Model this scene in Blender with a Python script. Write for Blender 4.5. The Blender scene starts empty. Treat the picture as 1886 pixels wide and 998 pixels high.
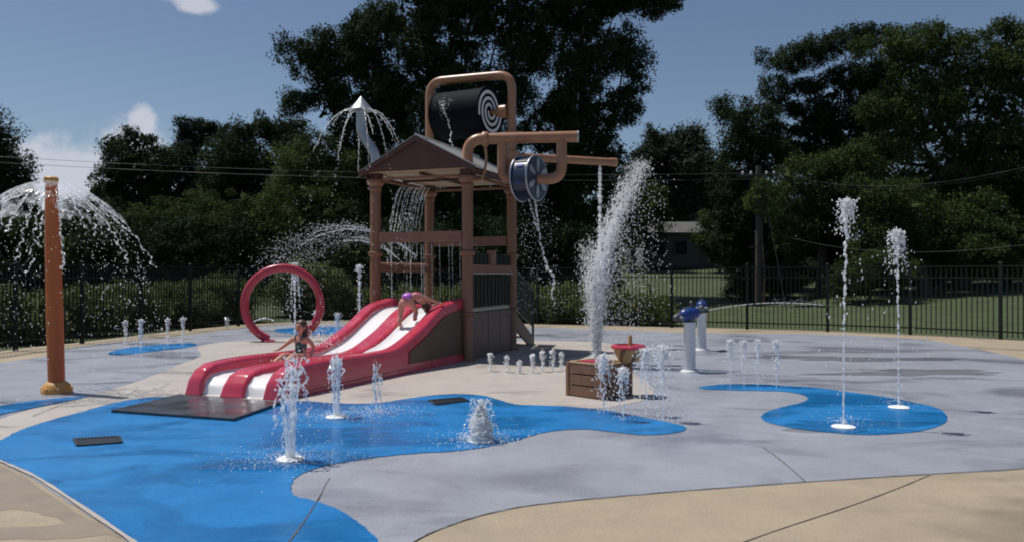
import bpy, bmesh, math, random
import numpy as np
from mathutils import Vector, Matrix

R = math.radians
rng = np.random.default_rng(7)
random.seed(7)
SC = bpy.context.scene
COL = SC.collection

# ------------------------------------------------------------------ camera
HC, F, CX, CY = 1.65, 1480.0, 943.0, 505.0      # eye height; focal length and horizon of a 1886 x 998 frame
cam = bpy.data.objects.new('camera', bpy.data.cameras.new('camera'))
COL.objects.link(cam)
cam.data.sensor_width = 36
cam.data.lens = F / 1886 * 36
cam.data.clip_end = 3000
cam.location = (0, 0, HC)
cam.rotation_euler = (R(90) + math.atan((CY - 499) / F), 0, 0)
SC.camera = cam

# ------------------------------------------------------------------ light
SUN_AZ, SUN_EL = R(-68), R(66)                   # azimuth clockwise from +Y
sdir = Vector((math.sin(SUN_AZ) * math.cos(SUN_EL), math.cos(SUN_AZ) * math.cos(SUN_EL), math.sin(SUN_EL)))
sl = bpy.data.lights.new('sun', 'SUN')
sl.energy = 4.4
sl.angle = R(0.55)
sl.color = (1.0, 0.955, 0.89)
so = bpy.data.objects.new('sun', sl)
COL.objects.link(so)
so.rotation_euler = sdir.to_track_quat('Z', 'Y').to_euler()
so.location = (0, 0, 60)

world = bpy.data.worlds.new('World')
SC.world = world
world.use_nodes = True
wn, wl = world.node_tree.nodes, world.node_tree.links
wn.clear()
w_out = wn.new('ShaderNodeOutputWorld')
w_bg = wn.new('ShaderNodeBackground')
w_bg.inputs['Strength'].default_value = 0.077
sky = wn.new('ShaderNodeTexSky')
sky.sky_type = 'NISHITA'
sky.sun_disc = False
sky.sun_elevation = SUN_EL
sky.sun_rotation = SUN_AZ
sky.altitude = 200
sky.air_density = 0.9
sky.dust_density = 0.7
sky.ozone_density = 1.3
tc = wn.new('ShaderNodeTexCoord')


def W(kind, **kw):
    n = wn.new(kind)
    for k, v in kw.items():
        setattr(n, k, v)
    return n


def wmath(op, a, b=None):
    n = W('ShaderNodeMath', operation=op)
    for i, x in enumerate((a, b)):
        if x is None:
            continue
        if isinstance(x, (int, float)):
            n.inputs[i].default_value = x
        else:
            wl.new(x, n.inputs[i])
    return n.outputs[0]


def cloud_bump(px, py, rx, ry, az_turn=0.0):
    d = Vector(((px - CX) / F, 1, (CY - py) / F)).normalized()
    q = Matrix.Rotation(az_turn, 3, 'Z')
    d = q @ d
    right = (q @ Vector((1, 0, 0)))
    sub = W('ShaderNodeVectorMath', operation='SUBTRACT')
    wl.new(tc.outputs['Generated'], sub.inputs[0])
    sub.inputs[1].default_value = d
    dr = W('ShaderNodeVectorMath', operation='DOT_PRODUCT')
    wl.new(sub.outputs[0], dr.inputs[0]); dr.inputs[1].default_value = right
    dz = W('ShaderNodeVectorMath', operation='DOT_PRODUCT')
    wl.new(sub.outputs[0], dz.inputs[0]); dz.inputs[1].default_value = (0, 0, 1)
    df = W('ShaderNodeVectorMath', operation='DOT_PRODUCT')
    wl.new(sub.outputs[0], df.inputs[0]); df.inputs[1].default_value = q @ Vector((0, 1, 0))
    a = wmath('POWER', wmath('MULTIPLY', dr.outputs['Value'], F / rx), 2)
    b = wmath('POWER', wmath('MULTIPLY', dz.outputs['Value'], F / ry), 2)
    c = wmath('POWER', wmath('MULTIPLY', df.outputs['Value'], 1.5), 2)
    s = wmath('SQRT', wmath('ADD', wmath('ADD', a, b), c))
    return wmath('SUBTRACT', 1.0, s)


cl = None
for args in [(150, 330, 190, 85), (250, 275, 70, 75), (262, 228, 34, 40), (75, 300, 90, 45), (360, 8, 48, 20),
             (340, -12, 60, 25), (-500, 300, 260, 80), (2300, 260, 300, 90), (500, 300, 300, 100, 2.1),
             (900, 240, 260, 90, -2.2), (800, 280, 350, 100, 3.1)]:
    b = cloud_bump(*args)
    cl = b if cl is None else wmath('MAXIMUM', cl, b)
nz = W('ShaderNodeTexNoise')
nz.inputs['Scale'].default_value = 22
nz.inputs['Detail'].default_value = 7
nz.inputs['Roughness'].default_value = 0.62
wl.new(tc.outputs['Generated'], nz.inputs['Vector'])
dens = wmath('ADD', cl, wmath('MULTIPLY', wmath('SUBTRACT', nz.outputs['Fac'], 0.5), 1.5))
mr = W('ShaderNodeMapRange', interpolation_type='SMOOTHSTEP')
mr.inputs['From Min'].default_value = 0.12
mr.inputs['From Max'].default_value = 0.62
mr.inputs['To Max'].default_value = 0.85
wl.new(dens, mr.inputs['Value'])
cmix = W('ShaderNodeMix', data_type='RGBA')
wl.new(mr.outputs['Result'], cmix.inputs['Factor'])
wl.new(sky.outputs['Color'], cmix.inputs['A'])
cmix.inputs['B'].default_value = (7.6, 7.8, 8.8, 1)
wl.new(cmix.outputs['Result'], w_bg.inputs['Color'])
wl.new(w_bg.outputs['Background'], w_out.inputs['Surface'])

SC.view_settings.view_transform = 'Standard'
SC.view_settings.look = 'None'
SC.view_settings.exposure = 0.0
SC.view_settings.gamma = 1.0
SC.render.engine = 'CYCLES'
SC.cycles.max_bounces = 8
SC.cycles.transparent_max_bounces = 24
SC.cycles.use_denoising = True
SC.cycles.filter_width = 1.9                    # a phone camera's softness


# ------------------------------------------------------------------ helpers
def at(px, py, d):
    return Vector(((px - CX) / F * d, d, HC + (CY - py) / F * d))


def gp(px, py, z=0.0):
    d = (HC - z) * F / (py - CY)
    return Vector(((px - CX) / F * d, d, z))


MATS = {}


def mat(name, col, rough=0.6, metal=0.0, var=0.12, scale=6.0, bump=0.0, bscale=40.0, spec=0.5, dirt=None, dirt_amt=0.35,
        rvar=0.0, rscale=2.0, coat=0.0, streak=False, wet=None, fine=0.0):
    """Principled material with broken-up colour, optional grime, relief and gloss variation."""
    m = bpy.data.materials.new(name)
    m.use_nodes = True
    n, l = m.node_tree.nodes, m.node_tree.links
    p = n['Principled BSDF']
    p.inputs['Roughness'].default_value = rough
    p.inputs['Metallic'].default_value = metal
    p.inputs['Specular IOR Level'].default_value = spec
    p.inputs['Coat Weight'].default_value = coat
    t = n.new('ShaderNodeTexCoord')
    a = n.new('ShaderNodeTexNoise')
    a.inputs['Scale'].default_value = scale
    a.inputs['Detail'].default_value = 6
    a.inputs['Roughness'].default_value = 0.65
    l.new(t.outputs['Object'], a.inputs['Vector'])
    cr = n.new('ShaderNodeValToRGB')
    cr.color_ramp.elements[0].position = 0.3
    cr.color_ramp.elements[1].position = 0.7
    cr.color_ramp.elements[0].color = tuple(max(0, c * (1 - var)) for c in col) + (1,)
    cr.color_ramp.elements[1].color = tuple(min(1, c * (1 + var)) for c in col) + (1,)
    l.new(a.outputs['Fac'], cr.inputs['Fac'])
    out = cr.outputs['Color']
    if dirt:
        b = n.new('ShaderNodeTexNoise')
        b.inputs['Scale'].default_value = scale * 0.23
        b.inputs['Detail'].default_value = 8
        b.inputs['Roughness'].default_value = 0.7
        if streak:                                # run marks: grime drawn out along the vertical
            mp_ = n.new('ShaderNodeMapping')
            mp_.inputs['Scale'].default_value = (5.0, 5.0, .45)
            l.new(t.outputs['Object'], mp_.inputs['Vector'])
            l.new(mp_.outputs['Vector'], b.inputs['Vector'])
        else:
            l.new(t.outputs['Object'], b.inputs['Vector'])
        r2 = n.new('ShaderNodeMapRange')
        r2.inputs['From Min'].default_value = 0.48
        r2.inputs['From Max'].default_value = 0.72
        r2.inputs['To Max'].default_value = dirt_amt
        l.new(b.outputs['Fac'], r2.inputs['Value'])
        mx = n.new('ShaderNodeMix'); mx.data_type = 'RGBA'
        l.new(r2.outputs['Result'], mx.inputs['Factor'])
        l.new(out, mx.inputs['A'])
        mx.inputs['B'].default_value = tuple(dirt) + (1,)
        out = mx.outputs['Result']
    if fine:                                      # fine aggregate speckle
        fn = n.new('ShaderNodeTexNoise')
        fn.inputs['Scale'].default_value = 55
        fn.inputs['Detail'].default_value = 3
        l.new(t.outputs['Object'], fn.inputs['Vector'])
        fr = n.new('ShaderNodeMapRange')
        fr.inputs['From Min'].default_value = .3; fr.inputs['From Max'].default_value = .7
        fr.inputs['To Min'].default_value = 1 - fine; fr.inputs['To Max'].default_value = 1 + fine
        l.new(fn.outputs['Fac'], fr.inputs['Value'])
        fm = n.new('ShaderNodeVectorMath'); fm.operation = 'SCALE'
        l.new(out, fm.inputs[0]); l.new(fr.outputs['Result'], fm.inputs['Scale'])
        out = fm.outputs[0]
    wmask = None
    if wet:                                       # damp patches: darker and glossier, with ragged edges
        wn_ = n.new('ShaderNodeTexNoise')
        wn_.inputs['Scale'].default_value = wet[0]
        wn_.inputs['Detail'].default_value = 9
        wn_.inputs['Roughness'].default_value = .58
        wn_.inputs['Distortion'].default_value = .6
        wm_ = n.new('ShaderNodeMapping')
        wm_.inputs['Scale'].default_value = (1, 1.7, 1)
        l.new(t.outputs['Object'], wm_.inputs['Vector'])
        l.new(wm_.outputs['Vector'], wn_.inputs['Vector'])
        wr = n.new('ShaderNodeMapRange')
        wr.inputs['From Min'].default_value = wet[1]; wr.inputs['From Max'].default_value = wet[1] + .13
        l.new(wn_.outputs['Fac'], wr.inputs['Value'])
        wmask = wr.outputs['Result']
        wx_ = n.new('ShaderNodeMix'); wx_.data_type = 'RGBA'; wx_.blend_type = 'MULTIPLY'
        l.new(wmask, wx_.inputs['Factor'])
        l.new(out, wx_.inputs['A'])
        wx_.inputs['B'].default_value = (wet[2], wet[2], wet[2] * 1.04, 1)
        out = wx_.outputs['Result']
    l.new(out, p.inputs['Base Color'])
    if wmask is not None:
        wq = n.new('ShaderNodeMix')
        l.new(wmask, wq.inputs['Factor'])
        wq.inputs['A'].default_value = rough
        wq.inputs['B'].default_value = wet[3]
        l.new(wq.outputs['Result'], p.inputs['Roughness'])
        rvar = 0
    if rvar:
        c = n.new('ShaderNodeTexNoise')
        c.inputs['Scale'].default_value = rscale
        c.inputs['Detail'].default_value = 5
        l.new(t.outputs['Object'], c.inputs['Vector'])
        r3 = n.new('ShaderNodeMapRange')
        r3.inputs['From Min'].default_value = 0.35
        r3.inputs['From Max'].default_value = 0.65
        r3.inputs['To Min'].default_value = max(0.03, rough - rvar)
        r3.inputs['To Max'].default_value = min(1, rough + rvar)
        l.new(c.outputs['Fac'], r3.inputs['Value'])
        l.new(r3.outputs['Result'], p.inputs['Roughness'])
    if bump:
        e = n.new('ShaderNodeTexNoise')
        e.inputs['Scale'].default_value = bscale
        e.inputs['Detail'].default_value = 4
        l.new(t.outputs['Object'], e.inputs['Vector'])
        bp = n.new('ShaderNodeBump')
        bp.inputs['Strength'].default_value = bump
        bp.inputs['Distance'].default_value = 0.02
        l.new(e.outputs['Fac'], bp.inputs['Height'])
        l.new(bp.outputs['Normal'], p.inputs['Normal'])
    MATS[name] = m
    return m


def leaf_mat(name, c1, c2, c3, trans=0.25, scale=0.5):
    m = bpy.data.materials.new(name)
    m.use_nodes = True
    n, l = m.node_tree.nodes, m.node_tree.links
    n.clear()
    o = n.new('ShaderNodeOutputMaterial')
    g = n.new('ShaderNodeNewGeometry')
    t = n.new('ShaderNodeTexCoord')
    a = n.new('ShaderNodeTexNoise')
    a.inputs['Scale'].default_value = scale
    a.inputs['Detail'].default_value = 3
    l.new(t.outputs['Object'], a.inputs['Vector'])
    ad = n.new('ShaderNodeMath'); ad.operation = 'MULTIPLY_ADD'
    l.new(g.outputs['Random Per Island'], ad.inputs[0])
    ad.inputs[1].default_value = 0.55
    sb = n.new('ShaderNodeMath'); sb.operation = 'MULTIPLY_ADD'
    l.new(a.outputs['Fac'], sb.inputs[0]); sb.inputs[1].default_value = 1.3; sb.inputs[2].default_value = -0.42
    l.new(sb.outputs[0], ad.inputs[2])
    cr = n.new('ShaderNodeValToRGB')
    e = cr.color_ramp.elements
    e[0].color = tuple(c1) + (1,); e[1].color = tuple(c3) + (1,)
    k = e.new(0.5); k.color = tuple(c2) + (1,)
    l.new(ad.outputs[0], cr.inputs['Fac'])
    p = n.new('ShaderNodeBsdfPrincipled')
    p.inputs['Roughness'].default_value = 0.8
    p.inputs['Specular IOR Level'].default_value = 0.12
    l.new(cr.outputs['Color'], p.inputs['Base Color'])
    tr = n.new('ShaderNodeBsdfTranslucent')
    l.new(cr.outputs['Color'], tr.inputs['Color'])
    mx = n.new('ShaderNodeMixShader')
    mx.inputs[0].default_value = trans
    l.new(p.outputs[0], mx.inputs[1]); l.new(tr.outputs[0], mx.inputs[2])
    l.new(mx.outputs[0], o.inputs['Surface'])
    MATS[name] = m
    return m


def water_mat(name, clear=0.3, tint=(0.9, 0.95, 1.0), rough=0.12, streak=0.0):
    m = bpy.data.materials.new(name)
    m.use_nodes = True
    n, l = m.node_tree.nodes, m.node_tree.links
    n.clear()
    o = n.new('ShaderNodeOutputMaterial')
    tr = n.new('ShaderNodeBsdfTranslucent'); tr.inputs['Color'].default_value = tuple(tint) + (1,)
    di = n.new('ShaderNodeBsdfDiffuse'); di.inputs['Color'].default_value = tuple(tint) + (1,)
    gl = n.new('ShaderNodeBsdfGlossy'); gl.inputs['Roughness'].default_value = rough
    tp = n.new('ShaderNodeBsdfTransparent'); tp.inputs['Color'].default_value = (0.96, 0.98, 1, 1)
    m1 = n.new('ShaderNodeMixShader'); m1.inputs[0].default_value = 0.5
    m1.inputs[0].default_value = .35
    l.new(tr.outputs[0], m1.inputs[1]); l.new(di.outputs[0], m1.inputs[2])
    m2 = n.new('ShaderNodeMixShader'); m2.inputs[0].default_value = 0.10
    l.new(m1.outputs[0], m2.inputs[1]); l.new(gl.outputs[0], m2.inputs[2])
    m3 = n.new('ShaderNodeMixShader'); m3.inputs[0].default_value = clear
    if streak:
        t = n.new('ShaderNodeTexCoord')
        a = n.new('ShaderNodeTexNoise')
        a.inputs['Scale'].default_value = streak; a.inputs['Detail'].default_value = 5
        a.inputs['Roughness'].default_value = 0.7
        l.new(t.outputs['Object'], a.inputs['Vector'])
        mr_ = n.new('ShaderNodeMapRange')
        mr_.inputs['From Min'].default_value = 0.45; mr_.inputs['From Max'].default_value = 0.68
        mr_.inputs['To Min'].default_value = min(1, clear + 0.1); mr_.inputs['To Max'].default_value = max(0, clear - 0.5)
        l.new(a.outputs['Fac'], mr_.inputs['Value'])
        l.new(mr_.outputs['Result'], m3.inputs[0])
    l.new(m2.outputs[0], m3.inputs[1]); l.new(tp.outputs[0], m3.inputs[2])
    l.new(m3.outputs[0], o.inputs['Surface'])
    MATS[name] = m
    return m


class MB:
    """Collects shapes; build() links them as one mesh object."""

    def __init__(self):
        self.v, self.f = [], []

    def add(self, vs, fs):
        o = len(self.v)
        self.v += [tuple(x) for x in vs]
        self.f += [tuple(i + o for i in q) for q in fs]
        return self

    def box(self, c, s, rot=None):
        c = Vector(c)
        vs = []
        for z in (-.5, .5):
            for y in (-.5, .5):
                for x in (-.5, .5):
                    p = Vector((x * s[0], y * s[1], z * s[2]))
                    if rot is not None:
                        p = rot @ p
                    vs.append(c + p)
        return self.add(vs, [(0, 2, 3, 1), (4, 5, 7, 6), (0, 1, 5, 4), (2, 6, 7, 3), (0, 4, 6, 2), (1, 3, 7, 5)])

    def bar(self, p0, p1, w, h, up=(0, 0, 1)):
        p0, p1 = Vector(p0), Vector(p1)
        d = (p1 - p0)
        L = d.length
        x = d.normalized()
        y = Vector(up).cross(x)
        if y.length < 1e-4:
            y = Vector((0, 1, 0)).cross(x)
        y.normalize()
        z = x.cross(y)
        return self.box((p0 + p1) / 2, (L, w, h), Matrix((x, y, z)).transposed())

    def tube(self, path, rad, n=10, caps=True):
        path = [Vector(p) for p in path]
        if isinstance(rad, (int, float)):
            rad = [rad] * len(path)
        vs, fs = [], []
        ref = None
        for i, p in enumerate(path):
            a = path[max(0, i - 1)]; b = path[min(len(path) - 1, i + 1)]
            t = (b - a)
            t = t.normalized() if t.length > 1e-9 else Vector((0, 0, 1))
            if ref is None:
                ref = Vector((1, 0, 0)) if abs(t.x) < .8 else Vector((0, 1, 0))
            u = (ref - t * ref.dot(t))
            u = u.normalized() if u.length > 1e-6 else t.orthogonal().normalized()
            ref = u
            w = t.cross(u)
            for k in range(n):
                q = 2 * math.pi * k / n
                vs.append(p + (u * math.cos(q) + w * math.sin(q)) * rad[i])
        for i in range(len(path) - 1):
            for k in range(n):
                k2 = (k + 1) % n
                fs.append((i * n + k, i * n + k2, (i + 1) * n + k2, (i + 1) * n + k))
        if caps:
            fs.append(tuple(range(n))[::-1])
            fs.append(tuple((len(path) - 1) * n + k for k in range(n)))
        return self.add(vs, fs)

    def lathe(self, prof, n=20, o=(0, 0, 0), rot=None):
        o = Vector(o)
        vs, fs = [], []
        for r, z in prof:
            for k in range(n):
                q = 2 * math.pi * k / n
                p = Vector((r * math.cos(q), r * math.sin(q), z))
                if rot is not None:
                    p = rot @ p
                vs.append(o + p)
        for i in range(len(prof) - 1):
            for k in range(n):
                k2 = (k + 1) % n
                fs.append((i * n + k, i * n + k2, (i + 1) * n + k2, (i + 1) * n + k))
        if prof[0][0] > 1e-5:
            fs.append(tuple(range(n))[::-1])
        if prof[-1][0] > 1e-5:
            fs.append(tuple((len(prof) - 1) * n + k for k in range(n)))
        return self.add(vs, fs)

    def slab(self, pts, thick):
        """closed outline (3D points) extruded along -z by thick"""
        k = len(pts)
        pts = [Vector(p) for p in pts]
        vs = pts + [p - Vector((0, 0, thick)) for p in pts]
        fs = [tuple(range(k)), tuple(range(2 * k - 1, k - 1, -1))]
        fs += [(i, i + k, (i + 1) % k + k, (i + 1) % k) for i in range(k)]
        return self.add(vs, fs)

    def ext(self, pts, vec):
        """closed outline extruded along vec"""
        k = len(pts)
        pts = [Vector(p) for p in pts]
        vec = Vector(vec)
        vs = pts + [p + vec for p in pts]
        fs = [tuple(range(k)), tuple(range(2 * k - 1, k - 1, -1))]
        fs += [(i, i + k, (i + 1) % k + k, (i + 1) % k) for i in range(k)]
        return self.add(vs, fs)

    def mesh(self, name, m, smooth=None, bevel=0.0):
        me = bpy.data.meshes.new(name)
        me.from_pydata(self.v, [], self.f)
        bm = bmesh.new()
        bm.from_mesh(me)
        if bevel:
            es = [e for e in bm.edges if len(e.link_faces) == 2 and e.calc_face_angle(0) > 0.5]
            bmesh.ops.bevel(bm, geom=es, offset=bevel, segments=2, affect='EDGES', profile=.6, clamp_overlap=True)
        bmesh.ops.recalc_face_normals(bm, faces=bm.faces)
        bm.to_mesh(me)
        bm.free()
        if m:
            me.materials.append(m)
        if smooth is not None:
            me.polygons.foreach_set('use_smooth', [True] * len(me.polygons))
            me.set_sharp_from_angle(angle=R(smooth))
        me.update()
        return me

    def build(self, name, m, parent=None, smooth=None, bevel=0.0, loc=None):
        o = bpy.data.objects.new(name, self.mesh(name, m, smooth, bevel))
        COL.objects.link(o)
        if parent:
            o.parent = parent
        if loc is not None:
            o.location = loc
        return o


def np_mesh(name, verts, faces, m, smooth=False):
    """fast mesh from arrays; faces (M, k)"""
    verts = np.asarray(verts, np.float32); faces = np.asarray(faces, np.int32)
    me = bpy.data.meshes.new(name)
    me.vertices.add(len(verts))
    me.vertices.foreach_set('co', verts.ravel())
    k = faces.shape[1]
    me.loops.add(faces.size)
    me.loops.foreach_set('vertex_index', faces.ravel())
    me.polygons.add(len(faces))
    me.polygons.foreach_set('loop_start', np.arange(0, faces.size, k, dtype=np.int32))
    me.polygons.foreach_set('loop_total', np.full(len(faces), k, np.int32))
    if smooth:
        me.polygons.foreach_set('use_smooth', np.ones(len(faces), bool))
    me.update(calc_edges=True)
    if m:
        me.materials.append(m)
    return me


def link(name, me, parent=None, loc=None):
    o = bpy.data.objects.new(name, me)
    COL.objects.link(o)
    if parent:
        o.parent = parent
    if loc is not None:
        o.location = loc
    return o


def tag(o, label=None, cat=None, group=None, kind=None):
    if label: o['label'] = label
    if cat: o['category'] = cat
    if group: o['group'] = group
    if kind: o['kind'] = kind
    return o


def thing(name, label, cat, loc=(0, 0, 0), rotz=0.0, group=None):
    o = bpy.data.objects.new(name, None)
    o.empty_display_size = 0.2
    COL.objects.link(o)
    o.location = loc
    o.rotation_euler = (0, 0, rotz)
    return tag(o, label, cat, group)


def struct(o):
    o['kind'] = 'structure'
    return o


def catmull(pts, closed=True, sub=8):
    pts = [Vector(p) for p in pts]
    n = len(pts)
    out = []
    for i in range(n if closed else n - 1):
        p0 = pts[(i - 1) % n] if closed or i > 0 else pts[0]
        p1 = pts[i]; p2 = pts[(i + 1) % n]
        p3 = pts[(i + 2) % n] if closed or i + 2 < n else pts[-1]
        for k in range(sub):
            t = k / sub
            out.append(0.5 * ((2 * p1) + (p2 - p0) * t + (2 * p0 - 5 * p1 + 4 * p2 - p3) * t * t + (3 * p1 - p0 - 3 * p2 + p3) * t ** 3))
    if not closed:
        out.append(pts[-1])
    return out


def interp(xs, ys, x):
    return float(np.interp(x, xs, ys))


# ------------------------------------------------------------------ materials
GREY = mat('grey_concrete', (.285, .302, .345), .42, var=.12, scale=1.3, bump=.10, bscale=60, dirt=(.215, .228, .265), dirt_amt=.7, wet=(.42, .50, .80, .18), fine=.12)
BEIGE = mat('beige_concrete', (.325, .268, .188), .75, var=.10, scale=2.0, bump=.15, bscale=70, dirt=(.25, .20, .145), dirt_amt=.8, wet=(.36, .54, .74, .5), fine=.12)
PALE = mat('pale_concrete', (.43, .39, .355), .5, var=.08, scale=2.0, bump=.12, bscale=70, dirt=(.31, .28, .25), dirt_amt=.6, wet=(.5, .56, .72, .2), fine=.08)
BLUE = mat('blue_paint', (.010, .165, .43), .42, var=.14, scale=1.6, bump=.08, bscale=60, dirt=(.03, .21, .48), dirt_amt=.7, wet=(.7, .46, .74, .22), fine=.12, spec=.4)
JOINT = mat('joint_filler', (.10, .085, .07), .9, var=.3, scale=20)
LAWN = mat('lawn', (.040, .058, .019), .95, var=.35, scale=1.2, bump=.5, bscale=14, dirt=(.085, .08, .036), dirt_amt=.6)
TERRA = mat('tan_brown_post', (.20, .097, .055), .45, var=.10, scale=5, bump=.04, bscale=60, dirt=(.15, .075, .052), dirt_amt=.75, streak=True)
PIPE = mat('terracotta_pipe', (.32, .158, .086), .36, var=.08, scale=4, dirt=(.2, .1, .065), dirt_amt=.75, streak=True)
BEAM = mat('brown_beam', (.21, .105, .068), .55, var=.18, scale=7, bump=.1, bscale=30, dirt=(.17, .085, .055), dirt_amt=.6)
FASCIA = mat('dark_red_fascia', (.075, .032, .023), .55, var=.12, scale=5, dirt=(.09, .04, .03), dirt_amt=.75, streak=True)
PANEL = mat('brown_panel', (.12, .082, .072), .5, var=.15, scale=4, dirt=(.11, .07, .06), dirt_amt=.6, streak=True)
PANEL2 = mat('slide_brown_panel', (.075, .042, .03), .45, var=.15, scale=4, dirt=(.09, .05, .04), dirt_amt=.6)
ROOF = mat('pale_metal_roof', (.62, .60, .57), .32, metal=.35, var=.06, scale=5, dirt=(.38, .36, .33), dirt_amt=.4)
CEIL = mat('tan_ceiling', (.34, .27, .18), .7, var=.06, scale=5)
DECK = mat('deck_edge', (.42, .38, .30), .6, var=.1, scale=6)
GREENM = mat('dark_green_metal', (.012, .021, .014), .5, var=.1, scale=5)
RED = mat('red_fibreglass', (.50, .045, .085), .24, var=.07, scale=3, dirt=(.52, .085, .13), dirt_amt=.5, rvar=.1, rscale=3, coat=.3)
REDH = mat('hoop_red', (.43, .038, .072), .3, var=.08, scale=4, dirt=(.5, .10, .12), dirt_amt=.5)
WHITE = mat('white_gelcoat', (.82, .81, .82), .28, var=.03, scale=4, dirt=(.66, .66, .68), dirt_amt=.3)
RUBBER = mat('wet_black_mat', (.05, .053, .062), .25, var=.2, scale=5, bump=.05, bscale=50, rvar=.12, rscale=2)
ORANGE = mat('orange_paint', (.45, .115, .028), .42, var=.08, scale=3, dirt=(.33, .075, .02), dirt_amt=.75, streak=True)
YELLOW = mat('yellow_cap', (.58, .30, .075), .45, var=.12, scale=6, dirt=(.4, .2, .06), dirt_amt=.5)
FENCE = mat('black_iron', (.007, .009, .008), .55, var=.3, scale=6, dirt=(.02, .014, .011), dirt_amt=.4, spec=.25)
SILVER = mat('brushed_silver', (.36, .385, .42), .42, metal=.75, var=.06, scale=8)
STEELP = mat('post_silver', (.58, .61, .66), .45, metal=.25, var=.06, scale=6, dirt=(.4, .42, .46), dirt_amt=.4)
WHITEP = mat('white_plate', (.80, .80, .80), .5, var=.04)
NAVY = mat('navy_shell', (.004, .006, .010), .7, var=.15, scale=3, spec=.06, dirt=(.008, .013, .02), dirt_amt=.5)
WHEELB = mat('wheel_dark_blue', (.012, .028, .060), .35, var=.15, scale=5)
COBALT = mat('cobalt_decal', (.02, .07, .42), .35, var=.05)
CANNON = mat('cannon_blue', (.012, .042, .19), .35, var=.08, scale=8, dirt=(.01, .03, .14), dirt_amt=.5)
DKGREY = mat('dark_grey_plastic', (.06, .068, .08), .45, var=.1)
LILAC = mat('white_spiral', (.78, .76, .80), .4, var=.06)
WOOD = mat('crate_wood', (.20, .105, .062), .6, var=.25, scale=9, bump=.3, bscale=25, dirt=(.11, .06, .04), dirt_amt=.6)
WOODT = mat('crate_trim', (.42, .29, .16), .6, var=.15, scale=9, dirt=(.26, .17, .1), dirt_amt=.5)
STRIPE = mat('stripe_brown', (.10, .055, .04), .5, var=.15)
STRIPEY = mat('stripe_tan', (.36, .24, .115), .5, var=.12)
GRATE = mat('drain_grate', (.035, .04, .05), .4, metal=.3, var=.2, scale=10)
BARK = mat('bark', (.07, .055, .043), .9, var=.3, scale=4, bump=.6, bscale=9)
POLE = mat('weathered_pole', (.05, .047, .043), .9, var=.25, scale=5, bump=.4, bscale=12)
WIRE = mat('wire', (.09, .095, .095), .6)
INSUL = mat('insulator', (.6, .6, .62), .3)
SIDING = mat('grey_siding', (.10, .106, .115), .8, var=.06)
SHINGLE = mat('roof_shingle', (.085, .082, .078), .9, var=.2, scale=3)
GLASS = mat('dark_glass', (.02, .025, .03), .1)
SKIN = mat('skin', (.50, .255, .185), .45, var=.05, scale=12)
SKIN2 = mat('skin_flushed', (.50, .225, .175), .45, var=.05, scale=12)
HAIR = mat('brown_hair', (.065, .03, .018), .5, var=.3, scale=40)
TEAL = mat('teal_swimsuit', (.018, .075, .085), .5, var=.15, scale=20)
PURPLE = mat('purple_swimsuit', (.40, .13, .52), .45, var=.12, scale=14)
PINK = mat('pink_swimsuit', (.52, .08, .20), .45, var=.12, scale=14)
EYE = mat('dark_eye', (.02, .015, .012), .2)
LIP = mat('lips', (.36, .09, .08), .4)
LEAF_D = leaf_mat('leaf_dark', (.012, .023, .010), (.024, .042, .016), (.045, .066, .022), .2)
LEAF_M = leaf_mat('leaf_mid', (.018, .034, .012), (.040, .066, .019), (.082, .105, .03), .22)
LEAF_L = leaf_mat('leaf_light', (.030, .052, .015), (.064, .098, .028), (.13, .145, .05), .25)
LEAF_P = leaf_mat('leaf_pine', (.010, .022, .014), (.018, .034, .020), (.030, .048, .026), .08)
LEAF_S = leaf_mat('leaf_shrub', (.05, .082, .025), (.11, .15, .048), (.27, .24, .15), .3, 1.5)
LEAF_F = leaf_mat('leaf_far', (.018, .030, .020), (.030, .045, .026), (.048, .062, .034), .1)
WATER = water_mat('white_water', .16, (.98, .99, 1.0))
MIST = water_mat('mist_water', .38, (.98, .99, 1.0))
WATER_T = water_mat('thin_water', .5, (.96, .98, 1.0))
SHEET = water_mat('water_sheet', .80, streak=14)
MESHG = None
m_ = bpy.data.materials.new('green_mesh_screen'); m_.use_nodes = True
_n, _l = m_.node_tree.nodes, m_.node_tree.links
_p = _n['Principled BSDF']; _p.inputs['Base Color'].default_value = (.008, .018, .013, 1); _p.inputs['Roughness'].default_value = .6
_p.inputs['Alpha'].default_value = .72
MESHG = m_


def wood_grain(m, axis=0):
    return m


# ------------------------------------------------------------------ ground, slabs and paint
FENCE_PTS = [(-10.95, 13.0), (-10.75, 17.4), (-10.27, 19.2), (-9.88, 21.4), (-9.45, 23.6), (-8.75, 25.7), (-7.5, 27.6), (-5.4, 28.6), (-3.2, 28.7),
             (-1.0, 27.9), (.85, 26.6), (2.85, 25.7), (4.95, 24.9), (7.05, 24.1), (9.07, 23.1), (10.85, 21.9), (12.4, 20.4), (13.7, 18.5), (14.6, 16.3), (15.0, 14.0)]


def terrain(x, y):
    r = np.hypot(x - .8, (y - 14.5))
    t = np.clip((r - 14.6), 0, None)
    w = np.clip((y - 12) / 10, 0, 1); w = w * w * (3 - 2 * w)
    rise = .072 * t * t / (t + 3.0)
    rise = np.minimum(rise, 3.6)
    return -.055 + rise * w


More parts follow.
